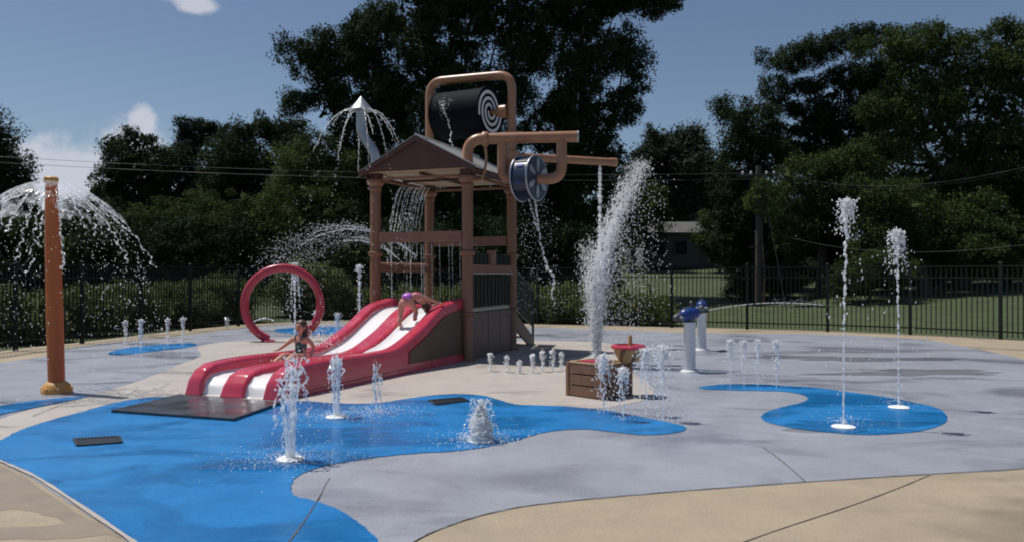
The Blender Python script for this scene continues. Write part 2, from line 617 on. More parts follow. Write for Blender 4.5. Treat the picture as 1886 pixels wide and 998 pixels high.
rad = np.concatenate([np.linspace(0, 70, 71), np.geomspace(74, 1500, 26)])
ang = np.linspace(0, 2 * np.pi, 145)[:-1]
RR, AA = np.meshgrid(rad, ang, indexing='ij')
gx = .8 + RR * np.cos(AA); gy = 14.5 + RR * np.sin(AA)
gz = terrain(gx, gy) + np.where((RR > 15.5) & (RR < 90), .05 * np.sin(gx * .7) * np.cos(gy * .6), 0) * np.clip((RR - 15.5) / 8, 0, 1)
vv = np.stack([gx, gy, gz], -1).reshape(-1, 3)
na = len(ang)
ii, jj = np.meshgrid(np.arange(len(rad) - 1), np.arange(na), indexing='ij')
ff = np.stack([ii * na + jj, (ii + 1) * na + jj, (ii + 1) * na + (jj + 1) % na, ii * na + (jj + 1) % na], -1).reshape(-1, 4)
struct(link('ground', np_mesh('ground', vv, ff, LAWN, True)))


def ground_sheet(name, pts, z, m, sub=14, wob=0.009):
    q = catmull(pts, True, sub)
    q = [Vector((p.x + random.uniform(-wob, wob), p.y + random.uniform(-wob, wob), z)) for p in q]
    mb = MB().add(q, [tuple(range(len(q)))])
    o = mb.build(name, m)
    for pl in o.data.polygons:
        if pl.normal.z < 0:
            o.data.flip_normals()
            break
    return struct(o)


# apron of beige concrete out to just past the fence
apr = [(x + (.22 if x > 1 else -.22), y + .22) for x, y in FENCE_PTS]
apr = [(-11.2, 4), (-11.3, 9)] + apr + [(15.3, 9), (15.3, 3), (10, -3), (0, -6), (-8, -3)]
mb = MB().slab([Vector((x, y, 0)) for x, y in catmull([Vector((a, b, 0)) for a, b in apr], True, 4) and
                [(p.x, p.y) for p in catmull([Vector((a, b, 0)) for a, b in apr], True, 4)]], .25)
struct(mb.build('beige_apron', BEIGE))

GREY_PX = [(-90, 684), (0, 668), (85, 655), (120, 643), (200, 631), (300, 622), (400, 610), (470, 601), (560, 596), (700, 594), (850, 597), (985, 602),
           (1100, 606), (1200, 610), (1300, 613), (1400, 614), (1500, 615), (1600, 619), (1700, 625), (1760, 635), (1820, 647), (1886, 662), (2000, 700), (2100, 760),
           (2060, 840), (1886, 863), (1700, 874), (1480, 888), (1200, 909), (1000, 928), (900, 946), (820, 971), (760, 1000), (720, 1040), (700, 1120),
           (500, 1130), (330, 1070), (240, 1000), (130, 926), (60, 881), (0, 851), (-60, 815), (-120, 770)]
ground_sheet('grey_splash_pad', [gp(*p) for p in GREY_PX], .003, GREY)
PALE_PX = [(-60, 800), (0, 772), (60, 754), (130, 739), (190, 722), (260, 700), (330, 672), (370, 655), (365, 640), (400, 631), (470, 627), (560, 622), (700, 620),
           (850, 624), (960, 627), (1050, 628), (1120, 632), (1150, 650), (1160, 680), (1200, 712), (1195, 732), (1150, 745), (1090, 752), (950, 748), (800, 735), (650, 745),
           (430, 745), (300, 735), (180, 760), (80, 782), (0, 822)]
ground_sheet('pale_concrete_walk', [gp(*p) for p in PALE_PX], .006, PALE)
B1 = [(-70, 836), (0, 812), (30, 796), (80, 778), (150, 759), (210, 743), (270, 733), (350, 731), (470, 739), (560, 739), (620, 743), (690, 743), (740, 736), (800, 728), (850, 726), (890, 729),
      (920, 737), (950, 745), (1000, 747), (1060, 750), (1120, 757), (1180, 768), (1230, 778), (1262, 787), (1255, 795), (1220, 800), (1180, 801), (1130, 796), (1080, 791),
      (1030, 793), (990, 800), (950, 812), (900, 823), (840, 831), (760, 836), (690, 843), (620, 854), (580, 864), (550, 877), (538, 891), (537, 905), (546, 915), (580, 923),
      (620, 938), (650, 955), (676, 975), (700, 1000), (716, 1040), (690, 1115), (500, 1120), (340, 1064), (245, 996), (136, 922), (66, 877), (0, 847)]
ground_sheet('blue_paint_pool', [gp(*p) for p in B1], .009, BLUE)
B2 = [(-120, 776), (-60, 757), (0, 748), (60, 739), (120, 733), (160, 731), (130, 738), (60, 752), (0, 765), (-70, 788)]
ground_sheet('blue_paint_strip', [gp(*p) for p in B2], .012, BLUE)
B3 = [(200, 650), (232, 641), (290, 635), (345, 632), (363, 635), (340, 641), (295, 646), (245, 652), (212, 654)]
ground_sheet('blue_paint_patch', [gp(*p) for p in B3], .009, BLUE)
B4 = [(1288, 713), (1335, 708), (1400, 708), (1450, 711), (1500, 714), (1560, 722), (1620, 730), (1680, 741), (1725, 752), (1743, 766), (1738, 780), (1700, 793), (1650, 799),
      (1590, 801), (1530, 797), (1470, 790), (1420, 780), (1402, 770), (1410, 760), (1440, 750), (1475, 742), (1487, 735), (1480, 728), (1450, 722), (1400, 720), (1340, 719), (1300, 717)]
ground_sheet('blue_paint_spot', [gp(*p) for p in B4], .009, BLUE)
B5 = [(505, 607), (560, 603), (625, 602), (645, 607), (610, 615), (540, 615)]
ground_sheet('blue_paint_spot', [gp(*p) for p in B5], .009, BLUE)


def joint(pts, z, w=.012, name='expansion_joint', m=None):
    q = [gp(*p) for p in pts]
    q = catmull(q, False, 8)
    vs, fs = [], []
    for i, p in enumerate(q):
        t = (q[min(i + 1, len(q) - 1)] - q[max(i - 1, 0)]).normalized()
        nrm = Vector((-t.y, t.x, 0)) * (w / 2 * random.uniform(.6, 1.3))
        vs += [Vector((p.x, p.y, z)) + nrm, Vector((p.x, p.y, z)) - nrm]
    fs = [(2 * i, 2 * i + 1, 2 * i + 3, 2 * i + 2) for i in range(len(q) - 1)]
    return struct(MB().add(vs, fs).build(name, m or JOINT))


joint([(515, 1020), (548, 980), (576, 938), (592, 910)], .0125, .009)
joint([(592, 910), (600, 893), (608, 880)], .007, .006)
joint([(1330, 1012), (1430, 976), (1560, 933), (1650, 900), (1712, 874)], .004, .012)
joint([(1405, 824), (1440, 850), (1482, 887)], .010, .007)
joint([(2000, 851), (1886, 862.5), (1700, 873.5), (1480, 887.5), (1200, 908.5), (1000, 927.5), (900, 945.5), (820, 970.5), (760, 999.5), (722, 1036)], .007, .009)
joint([(1742, 826), (1820, 838), (1900, 850)], .010, .006)
joint([(60, 768), (110, 748), (165, 731)], .016, .012)
joint([(-20, 838), (0, 849), (66, 879), (136, 924), (245, 998), (330, 1062)], .0125, .03, 'slab_edge', PALE)

BROWN = mat('brown_concrete', (.235, .19, .142), .55, var=.12, scale=3, dirt=(.26, .205, .15), dirt_amt=.8, fine=.1)  # darker brown tone for flat patches on the beige apron, lower left
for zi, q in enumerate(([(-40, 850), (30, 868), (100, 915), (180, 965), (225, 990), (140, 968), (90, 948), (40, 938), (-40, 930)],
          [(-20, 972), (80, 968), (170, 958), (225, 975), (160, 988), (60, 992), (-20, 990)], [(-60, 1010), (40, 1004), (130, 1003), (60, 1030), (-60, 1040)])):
    ground_sheet('brown_patch', [gp(*p) for p in q], .0012 + .0006 * zi, BROWN, 6, .012)

# ------------------------------------------------------------------ tower
TA = math.atan2(-.352, .936)                     # the tower's local x axis (its right) in the world
TO = Vector((-.848, 15.3, 0))                    # front right post


def tw(x, y, z=0.0):
    return TO + Vector((x * .936 + y * .352, -x * .352 + y * .936, z))


TW, TD = 2.0, 2.4
tower = thing('water_play_tower', 'brown mine-themed water play tower with gable roof, pipes and tipping bucket', 'play tower', TO, TA)
POSTS = {'a': (0, 0), 'b': (-TW, 0), 'c': (0, TD), 'd': (-TW, TD)}
prof = [(.17, 0), (.17, .035), (.115, .055), (.105, .07), (.105, .86), (.135, .875), (.145, .90), (.135, .93), (.105, .945), (.105, 2.0), (.135, 2.015), (.15, 2.05),
        (.15, 2.085), (.105, 2.10), (.105, 3.30), (.125, 3.32), (.125, 3.36), (.11, 3.375), (.14, 3.41), (.175, 3.45), (.175, 3.51), (.15, 3.53), (.10, 3.535), (.10, 3.60)]
for k, (x, y) in POSTS.items():
    MB().lathe(prof, 20).build('post', TERRA, tower, 35, loc=(x, y, 0))
    for q in range(6):
        MB().lathe([(.012, 0), (.012, .02), (0, .024)], 6).build('anchor_bolt', SILVER, tower, loc=(x + .145 * math.cos(q * 1.047), y + .145 * math.sin(q * 1.047), .035))


def tbeam(p0, p1, w, h, m, name='beam', bevel=.008):
    return MB().bar(p0, p1, w, h).build(name, m, tower, bevel=bevel)


tbeam((-TW + .1, 0, 2.375), (-.1, 0, 2.375), .12, .20, BEAM)
tbeam((0, .1, 1.76), (0, TD - .1, 1.76), .11, .16, BEAM)
tbeam((0, 1.08, 1.99), (0, 1.36, 1.99), .10, .29, BEAM, 'merlon')
tbeam((0, .12, 1.665), (0, TD - .12, 1.665), .15, .025, DECK, 'rail_trim', .004)
tbeam((-TW, .1, 1.77), (-TW, TD - .1, 1.77), .11, .16, BEAM)
tbeam((-TW + .1, TD, 2.375), (-.1, TD, 2.375), .12, .20, BEAM)
# rope wound round the left rail
for k in range(18):
    y = .22 + k * .115
    MB().tube([(-TW + .075 * math.cos(t), y + .03 * t / 6.28, 1.80 + .075 * math.sin(t)) for t in np.linspace(0, 6.28, 9)], .022, 6).build(
        'rope_coil', BEAM, tower, 60)
for k in range(7):
    y = .3 + k * .3
    MB().tube([(-TW, y, 2.1 if k % 2 else 2.3), (-TW, y, 1.84)], .012, 6).build('baluster', GREENM, tower)
    MB().tube([(-TW, y, 1.69), (-TW, y, 1.0)], .012, 6).build('baluster', GREENM, tower)
# deck and skirt panels
MB().box((-TW / 2, TD / 2, .955), (TW - .02, TD - .02, .07)).build('deck', DECK, tower, bevel=.01)
for (y0, y1) in ((.13, .99), (1.01, 1.62), (1.64, TD - .13)):
    MB().box((.0, (y0 + y1) / 2, .46), (.05, y1 - y0, .90)).build('skirt_panel', PANEL, tower, bevel=.012)
for (x0, x1) in ((-TW + .13, -1.36), (-1.34, -.67), (-.65, -.13)):
    MB().box(((x0 + x1) / 2, TD, .46), (x1 - x0, .05, .90)).build('skirt_panel', PANEL, tower, bevel=.012)
for (y0, y1) in ((.13, 1.19), (1.21, TD - .13)):
    MB().box((-TW, (y0 + y1) / 2, .46), (.05, y1 - y0, .90)).build('skirt_panel', PANEL, tower, bevel=.012)
# right side screen of green mesh with bars
scr = MB().box((0.0, TD / 2, 1.32), (.012, TD - .24, .62)).build('mesh_screen', MESHG, tower)
for k in range(11):
    y = .22 + k * .196
    MB().box((.018, y, 1.32), (.018, .018, .62)).build('screen_bar', GREENM, tower)
for y0, y1 in ((.12, 1.06), (1.38, TD - .12)):
    MB().box((0.0, (y0 + y1) / 2, 1.955), (.012, y1 - y0, .22)).build('mesh_screen', MESHG, tower)
    for k in range(5):
        y = y0 + .09 + k * (y1 - y0 - .18) / 4
        MB().box((.018, y, 1.955), (.016, .016, .22)).build('screen_bar', GREENM, tower)
# back stair with its two rails
stx0, stx1 = -.95, -.04
for k in range(4):
    z = .80 - k * .2
    MB().box(((stx0 + stx1) / 2, TD + .22 + k * .36, z), (stx1 - stx0 - .06, .36, .05)).build('stair_tread', DECK, tower, bevel=.008)
for x in (stx0, stx1):
    MB().ext([(x - .02, TD + .05, .55), (x - .02, TD + .05, .92), (x - .02, TD + 1.55, .16), (x - .02, TD + 1.55, 0), (x - .02, TD + 1.2, 0)], (.04, 0, 0)).build('stair_stringer', PANEL, tower)
    tr = MB().tube([(x, TD + .05, 1.86), (x, TD + 1.52, 1.27)], .025, 8)
    tr.build('handrail', GREENM, tower, 60)
    MB().tube([(x, TD + .05, .98), (x, TD + 1.52, .42)], .018, 8).build('handrail', GREENM, tower, 60)
    MB().tube([(x, TD + 1.52, 0), (x, TD + 1.52, 1.27)], .03, 8).build('rail_post', GREENM, tower, 60)
    for k in range(12):
        t = (k + .5) / 12
        y = TD + .05 + t * 1.47
        MB().box((x, y, .98 - .56 * t + (.88 - .03 * t) / 2), (.016, .016, .86 - .03 * t)).build('baluster', GREENM, tower)
    MB().ext([(x - .004, TD + .05, 1.0), (x - .004, TD + .05, 1.84), (x - .004, TD + 1.5, 1.26), (x - .004, TD + 1.5, .45)], (.006, 0, 0)).build('mesh_screen', MESHG, tower)

# roof: gable with its ridge running front to back
EZ, RZ, OV, FO = 3.66, 4.27, .25, .30
rx0, rx1, ry0, ry1 = -TW - .12, OV, -FO, TD + FO
rxm = (rx0 + rx1) / 2
for yy in (ry0, ry1 - .05):
    MB().ext([(rx0 + .02, yy, EZ - .03), (rxm, yy, RZ - .03), (rx1 - .02, yy, EZ - .03), (rx1 - .02, yy, EZ - .07), (rx0 + .30, yy, EZ - .035), (rx1 - .30, yy, EZ - .035), (rx0 + .02, yy, EZ - .07)][:4] + [(rx1 - .30, yy, EZ + .01), (rx0 + .30, yy, EZ + .01), (rx0 + .02, yy, EZ - .07)], (0, .05, 0)).build('gable_board', FASCIA, tower, bevel=.006)
for xx in (rx0 + .02, rx1 - .06):
    MB().box((xx + .02, (ry0 + ry1) / 2, EZ - .085), (.04, ry1 - ry0 - .1, .08)).build('eave_board', FASCIA, tower, bevel=.004)
for yy in (ry0 - .055, ry1 + .015):
    for sgn, xe in ((-1, rx0 - .06), (1, rx1 + .06)):
        MB().ext([(xe, yy, EZ - .11), (rxm, yy, RZ - .075), (rxm, yy, RZ + .03), (xe, yy, EZ - .01)], (0, .04, 0)).build('rake_board', FASCIA, tower)
npan = 6
for sgn, xe in ((-1, rx0), (1, rx1)):
    for k in range(npan):
        y0 = ry0 - .03 + k * (ry1 - ry0 + .06) / npan
        y1 = y0 + (ry1 - ry0 + .06) / npan - .004
        xs = xe + sgn * .05
        zs = EZ - .03
        pn = MB().ext([(xs, y0, zs), (rxm + sgn * .003, y0, RZ), (rxm + sgn * .003, y0, RZ + .025), (xs, y0, zs + .025)], (0, y1 - y0, 0)).build('roof_panel', ROOF, tower)
        MB().bar((xs, y0 + .015, zs + .035), (rxm + sgn * .01, y0 + .015, RZ + .035), .02, .022).build('seam', ROOF, pn)
MB().tube([(rxm, ry0 - .03, RZ + .03), (rxm, ry1 + .03, RZ + .03)], .035, 8).build('ridge_cap', ROOF, tower, 60)
MB().box((rxm, (ry0 + ry1) / 2, EZ - .012), (rx1 - rx0 - .16, ry1 - ry0 - .12, .012)).build('ceiling_board', CEIL, tower)
tbeam((rx0 + .1, TD / 2, EZ - .046), (rx1 - .1, TD / 2, EZ - .046), .06, .05, FASCIA, 'ceiling_joist', .004)
tbeam((-TW / 2, 0, EZ - .05), (-TW / 2, TD, EZ - .05), .06, .05, FASCIA, 'ceiling_joist', .004)
for x in (0, -TW):
    tbeam((x, .05, EZ - .115), (x, TD - .05, EZ - .115), .05, .05, BEAM, 'ceiling_joist', .004)
for y in (0, TD):
    tbeam((-TW + .05, y, EZ - .125), (-.05, y, EZ - .125), .05, .05, BEAM, 'ceiling_joist', .004)


for (x, y) in POSTS.values():
    MB().box((x, y, EZ - .075), (.23, .23, .11)).build('post_head', FASCIA, tower, bevel=.01)


def bend(pts, r, n=7):
    """polyline with rounded corners"""
    pts = [Vector(p) for p in pts]
    out = [pts[0]]
    for i in range(1, len(pts) - 1):
        a, b, c = pts[i - 1], pts[i], pts[i + 1]
        u, w = (a - b), (c - b)
        rr = min(r, u.length * .49, w.length * .49)
        u.normalize(); w.normalize()
        p0, p1 = b + u * rr, b + w * rr
        for k in range(n + 1):
            t = k / n
            out.append(p0 * (1 - t) ** 2 + b * 2 * t * (1 - t) + p1 * t * t)
    out.append(pts[-1])
    return out


# bucket frame: the two back posts run on up and are joined over the top
FZ = 6.02
MB().tube(bend([(-TW, TD, 3.55), (-TW, TD, FZ), (0, TD, FZ), (0, TD, 3.55)], .34, 9), .095, 16).build('bucket_frame', PIPE, tower, 50)
# tipping bucket: a drum with spiral ends
BZ, BR, bx0, bx1 = 5.22, .54, -1.72, -.50
bk = MB()
n = 44
a0, a1 = R(60), R(120)
arc = [R(118) + (R(360) - R(56)) * k / n for k in range(n + 1)]
outer = [(BR * math.cos(a), BR * math.sin(a)) for a in arc]
inner = [((BR - .025) * math.cos(a), (BR - .025) * math.sin(a)) for a in arc]
vs, fs = [], []
for (y, z) in outer: vs += [(bx0, TD + y, BZ + z), (bx1, TD + y, BZ + z)]
for (y, z) in inner: vs += [(bx0, TD + y, BZ + z), (bx1, TD + y, BZ + z)]
k2 = 2 * (n + 1)
for k in range(n):
    fs += [(2 * k, 2 * k + 1, 2 * k + 3, 2 * k + 2), (k2 + 2 * k, k2 + 2 * k + 2, k2 + 2 * k + 3, k2 + 2 * k + 1)]
fs += [(0, k2, k2 + 1, 1), (2 * n, 2 * n + 1, k2 + 2 * n + 1, k2 + 2 * n)]
bucket = bk.add(vs, fs).build('tipping_bucket', NAVY, tower, 40)
RY = Matrix.Rotation(R(90), 3, 'Y')
bucket.matrix_basis = Matrix.Translation((-1.06, TD, 0)) @ Matrix.Rotation(R(-7), 4, 'Z') @ Matrix.Translation((1.06, -TD, 0))
for xx in (bx0 - .02, bx1 - .01):
    MB().lathe([(BR + .02, 0), (BR + .02, .03)], 48, (xx, TD, BZ), RY).build('end_disc', NAVY, bucket, 40)
for xx in (bx0 - .027, bx1 + .026):
    for arm in range(2):
        vs, fs = [], []
        K = 120
        for k in range(K + 1):
            t = k / K
            a = arm * math.pi + t * 2 * math.pi * 1.55
            r = .07 + t * .43
            hw = .036
            for rr in (r - hw, r + hw):
                rr = min(rr, BR)
                vs.append((xx, TD + rr * math.cos(a), BZ + rr * math.sin(a)))
        fs = [(2 * k, 2 * k + 1, 2 * k + 3, 2 * k + 2) for k in range(K)]
        MB().add(vs, fs).build('spiral_stripe', LILAC, bucket)
for (xa, xb) in ((bx1 + .02, -.085), (-TW + .085, bx0 - .02)):
    MB().lathe([(.06, 0), (.06, abs(xb - xa))], 16, (xa, TD, BZ - .0), RY).build('axle', PIPE, tower, 40)
MB().lathe([(.05, 0), (.13, .02), (.15, .09), (.15, .22), (.13, .24)], 18, (-.34, TD, BZ), RY).build('bearing_housing', PIPE, tower, 40)
MB().lathe([(.10, 0), (.16, .02), (.16, .15), (.09, .18)], 18, (0, TD, 4.60)).build('pipe_collar', PIPE, tower, 40)
MB().box((.16, TD, 4.68), (.16, .18, .14)).build('pipe_bracket', PIPE, tower, bevel=.02)

# mushroom spout on the front left post
SPZ = 5.16
pth = bend([(-TW, 0, 3.6), (-TW, 0, 4.05), (-TW - .30, -.05, 4.46), (-TW - .30, -.05, SPZ - .2)], .14, 6)
MB().tube(pth, .098, 16).build('spout_pipe', SILVER, tower, 50)
MB().lathe([(.02, -.0), (.235, -.0), (.24, .012), (.12, .15), (0, .29)], 28, (-TW - .30, -.05, SPZ - .24)).build('cone_cap', SILVER, tower, 40)
# front pipe from the front right post, clamp and hose
PZ = 4.22
a1_ = R(-3) - TA                                  # world heading -3 degrees, in tower coordinates
dx, dy = math.cos(a1_), math.sin(a1_)
P1 = [(0, 0, 3.55), (0, 0, PZ), (2.08 * dx, 2.08 * dy, PZ + .03)]
MB().tube(bend(P1, .30, 9), .105, 18).build('front_pipe', PIPE, tower, 50)
MB().lathe([(.112, 0), (.112, .03), (.10, .035)], 18, (2.08 * dx, 2.08 * dy, PZ + .03), Matrix.Rotation(a1_, 3, 'Z') @ RY).build('pipe_end_cap', SILVER, tower, 40)
cx, cy = .34 * dx, .34 * dy
MB().lathe([(.135, -.05), (.14, -.04), (.14, .04), (.135, .05)], 18, (cx, cy, PZ), Matrix.Rotation(a1_, 3, 'Z') @ RY).build('pipe_clamp', PIPE, tower, 40)
hose = catmull([Vector((cx, cy, PZ - .12)), Vector((cx + .02, cy, PZ - .35)), Vector((cx, cy - .03, PZ - .6)), Vector((cx - .06, cy - .04, 3.46)), Vector((.16, -.03, 3.42)), Vector((.05, -.02, 3.42))], False, 6)
MB().tube(hose, .028, 8).build('drain_hose', PIPE, tower, 60)
# water wheel hung in a fork under the front pipe
wx, wy, wz = 1.20, 1.20, 3.50
WZ = 3.46
WD = 1.17                                         # wheel centre along the pipe
wc = Vector((WD * dx, WD * dy, WZ))
ax = Vector((math.cos(R(-30) - TA), math.sin(R(-30) - TA), 0))     # wheel axle


def along(s, z):
    return (s * dx, s * dy, z)


fk = bend([along(WD - .50, PZ), along(WD - .50, WZ), along(WD - .12, WZ - .02)], .30, 8)
MB().tube(fk, .10, 16).build('wheel_fork', PIPE, tower, 50)
fk = bend([along(WD + .62, PZ), along(WD + .62, WZ), along(WD + .14, WZ - .02)], .30, 8)
MB().tube(fk, .10, 16).build('wheel_fork', PIPE, tower, 50)
wheel = MB().tube([wc - ax * .16, wc + ax * .16], .40, 40).build('water_wheel', WHEELB, tower, 40)
for s in (-.17, .17):
    c = wc + ax * s
    sd = Vector((0, 0, 1)).cross(ax)
    MB().tube([c - ax * .012, c + ax * .012], .425, 44).build('wheel_disc', WHEELB, wheel, 40)
    MB().tube([c + (sd * math.cos(t) + Vector((0, 0, 1)) * math.sin(t)) * .425 for t in np.linspace(0, 2 * math.pi, 49)], .018, 8, False).build('wheel_rim', SILVER, wheel, 60)
    off = ax * (.017 if s > 0 else -.017)
    for k in range(6):
        a = k * math.pi / 3 + .5
        e = sd * math.cos(a) + Vector((0, 0, 1)) * math.sin(a)
        f_ = ax.cross(e)
        pts = [(.10, .0), (.17, .035), (.28, .06), (.36, .045), (.385, 0), (.36, -.045), (.28, -.06), (.17, -.035)]
        MB().ext([c + off + e * r + f_ * w for r, w in pts], off * .5).build('wheel_vane', SILVER, wheel)
for a, w in ((1.35, .10), (-.35, .07)):
    e = sd * -math.cos(a) + Vector((0, 0, 1)) * math.sin(a)
for k in range(8):
    a = k * math.pi / 4
    e = sd * math.cos(a) + Vector((0, 0, 1)) * math.sin(a)
    MB().bar(wc + e * .405 - ax * .15, wc + e * .405 + ax * .15, .012, .03, e).build('wheel_paddle', WHEELB, wheel)
e = (sd * (1 if sd.y < 0 else -1)) * math.cos(.55) + Vector((0, 0, 1)) * math.sin(.55)
MB().bar(wc + e * .412 - ax * .07, wc + e * .412 + ax * .07, .05, .012, e).build('wheel_decal', COBALT, wheel)
e = (sd * (1 if sd.y < 0 else -1)) * math.cos(.25) - Vector((0, 0, 1)) * math.sin(.25)
MB().bar(wc + e * .412 - ax * .06, wc + e * .412 + ax * .06, .02, .012, e).build('wheel_decal', COBALT, wheel)
# rear pipe leaving the back right post
a2_ = R(21.5) - TA
P2E = Vector((2.58 * math.cos(a2_), TD + 2.58 * math.sin(a2_), PZ))
MB().tube([(0, TD, PZ), tuple(P2E)], .088, 16).build('rear_pipe', PIPE, tower, 50)
MB().lathe([(.095, -.16), (.098, -.15), (.098, 0), (.09, .01)], 16, tuple(P2E), Matrix.Rotation(a2_, 3, 'Z') @ RY).build('pipe_end_cap', PIPE, tower, 40)
MB().lathe([(.13, -.1), (.15, -.08), (.15, .1), (.11, .13)], 18, (0, TD, PZ)).build('pipe_collar', PIPE, tower, 40)

# ------------------------------------------------------------------ slide
slide = thing('double_slide', 'red fibreglass double water slide with white lanes below the tower', 'slide', TO, TA)
LS = [0, .8, 1.1, 1.5, 1.9, 2.2, 2.5, 3.3, 4.2, 4.75, 5.0, 5.15, 5.25, 5.30, 5.31]
LZ = [1.20, 1.09, .95, .745, .595, .49, .43, .425, .445, .435, .41, .35, .24, .10, .012]
FS = [-.1, .35, .7, 1.0, 1.3, 1.6, 2.0, 2.5, 3.0, 4.5, 4.9, 5.08, 5.2, 5.25, 5.26]
FZ_ = [1.0, 1.0, .95, .845, .695, .55, .40, .285, .26, .255, .25, .225, .13, .05, .012]
SS = np.concatenate([np.linspace(0, 5.0, 51), np.linspace(5.03, 5.31, 15)])


def smooth_prof(xs, zs, S, w=.14):
    f = lambda s: np.interp(s, xs, zs)
    return np.array([np.mean([f(np.clip(s + o, 0, 5.31)) for o in np.linspace(-w, w, 9)]) if s < 4.9 else f(s) for s in S])


LIPZ = smooth_prof(LS, LZ, SS)
FLZ = smooth_prof(FS, FZ_, SS)
FLZ = np.minimum(FLZ, LIPZ - .0)


def lat_r(s): return -.06 - .27 * s / 5.2
def lat_l(s): return -1.74 - .13 * s / 5.2


def wall(name, cl_fn, hw, m, outer_to_ground, dip=0.0):
    """one moulded wall: rounded lip section swept along the slide"""
    vs, fs = [], []
    sec_n = 12
    for i, s in enumerate(SS):
        c = cl_fn(s)
        zt = LIPZ[i] - dip
        zt = max(zt, .015)
        zb = 0.0 if outer_to_ground else 0.0
        ring = [(c - hw, zb)]
        rr = min(.07, zt * .5)
        for k in range(5):
            a = math.pi - k * math.pi / 8
            ring.append((c - hw + rr + rr * math.cos(a), zt - rr + rr * math.sin(a)))
        for k in range(5):
            a = math.pi / 2 - k * math.pi / 8
            ring.append((c + hw - rr + rr * math.cos(a), zt - rr + rr * math.sin(a)))
        ring.append((c + hw, zb))
        vs += [(x, -s, z) for x, z in ring]
    n = sec_n
    for i in range(len(SS) - 1):
        for k in range(n - 1):
            fs.append((i * n + k, i * n + k + 1, (i + 1) * n + k + 1, (i + 1) * n + k))
    fs.append(tuple(range(n)))
    return MB().add(vs, fs).build(name, m, slide, 50)


HWO, HWD = .125, .185
wall('side_wall', lambda s: lat_l(s) + HWO, HWO, RED, True)
wall('side_wall', lambda s: lat_r(s) - HWO, HWO, RED, True)
wall('centre_divider', lambda s: (lat_l(s) + lat_r(s)) / 2, HWD, RED, True, dip=.06)
for a_, b_ in ((lambda s: lat_l(s) + 2 * HWO - .03, lambda s: (lat_l(s) + lat_r(s)) / 2 - HWD + .03),
               (lambda s: (lat_l(s) + lat_r(s)) / 2 + HWD - .03, lambda s: lat_r(s) - 2 * HWO + .03)):
    vs, fs = [], []
    for i, s in enumerate(SS):
        x0, x1 = a_(s), b_(s)
        for k in range(7):
            t = k / 6
            cup = .06 * (2 * t - 1) ** 4
            zz = min(FLZ[i] + cup, max(.01, LIPZ[i] - .005))
            sy = s if s < 5.2 else 5.2 + (s - 5.2) * .55
            vs.append((x0 + (x1 - x0) * t, -sy, zz))
    fs = [(i * 7 + k, i * 7 + k + 1, (i + 1) * 7 + k + 1, (i + 1) * 7 + k) for i in range(len(SS) - 1) for k in range(6)]
    MB().add(vs, fs).build('slide_lane', WHITE, slide, 60)
# recessed-look brown panel on the right flank, with a red plinth below it
pts = []
for s in np.linspace(.10, 2.05, 14):
    pts.append((s, interp(SS, LIPZ, s) - .19))
pts = [(2.05, .15)] + [(.10, .15)] + pts
MB().ext([(lat_r(s) + .004, -s, z) for s, z in pts], (.016, 0, 0)).build('flank_panel', PANEL2, slide)
MB().ext([(lat_r(s) + .002, -s, z) for s, z in ((5.0, .0), (5.0, .06), (.02, .10), (.02, 0))], (.03, 0, 0)).build('plinth_strip', RED, slide)
for s in np.arange(.3, 2.3, .33):
    MB().lathe([(.014, 0), (.014, .012), (0, .016)], 8, (lat_r(s), -s, interp(SS, LIPZ, s) - .12), RY).build('flank_bolt', SILVER, slide)
MB().box((-.9, .06, 1.03), (1.55, .10, .06)).build('start_sill', RED, slide, bevel=.015)

# mat at the slide's foot
mp = [gp(205, 756, .03), gp(330, 727, .03), gp(520, 741, .03), gp(432, 772, .03)]
mm = MB().slab([p + Vector((0, 0, .015)) for p in mp], .035)
tag(mm.build('landing_mat', RUBBER, bevel=.008), 'wet black landing mat at the foot of the red slide', 'mat')

# ------------------------------------------------------------------ hoop
hp = gp(521, 628)
hoop = thing('spray_hoop', 'red upright spray hoop standing on the pad left of the tower', 'spray hoop', (hp.x, hp.y, 0), R(12))
HR, HCZ = .905, .90
arc = [Vector((HR * math.sin(t), 0, HCZ - HR * math.cos(t))) for t in np.linspace(R(22), R(338), 64)]
arc = [Vector((arc[0].x, 0, -.02))] + arc + [Vector((arc[-1].x, 0, -.02))]
hb = MB()
vs, fs = [], []
NS = 12
for i, p in enumerate(arc):
    rdir = Vector((p.x, 0, p.z - HCZ)).normalized()
    for k in range(NS):
        a = 2 * math.pi * k / NS
        ca, sa = math.cos(a), math.sin(a)
        sq = lambda v: math.copysign(abs(v) ** .7, v)
        vs.append(p + rdir * .10 * sq(ca) + Vector((0, 1, 0)) * .10 * sq(sa))
fs = [(i * NS + k, i * NS + (k + 1) % NS, (i + 1) * NS + (k + 1) % NS, (i + 1) * NS + k) for i in range(len(arc) - 1) for k in range(NS)]
hb.add(vs, fs).build('hoop_tube', REDH, hoop, 60)
for i in (0, -1):
    MB().lathe([(.17, 0), (.17, .025), (.13, .04)], 20, (arc[i].x, 0, 0)).build('base_flange', REDH, hoop, 40)
for k in range(10):
    t = R(60 + k * 26)
    p = Vector((HR * math.sin(t), 0, HCZ - HR * math.cos(t)))
    rd = Vector((p.x, 0, p.z - HCZ)).normalized()
    MB().tube([p - rd * .08, p - rd * .105], .016, 8).build('spray_nozzle', SILVER, hoop)

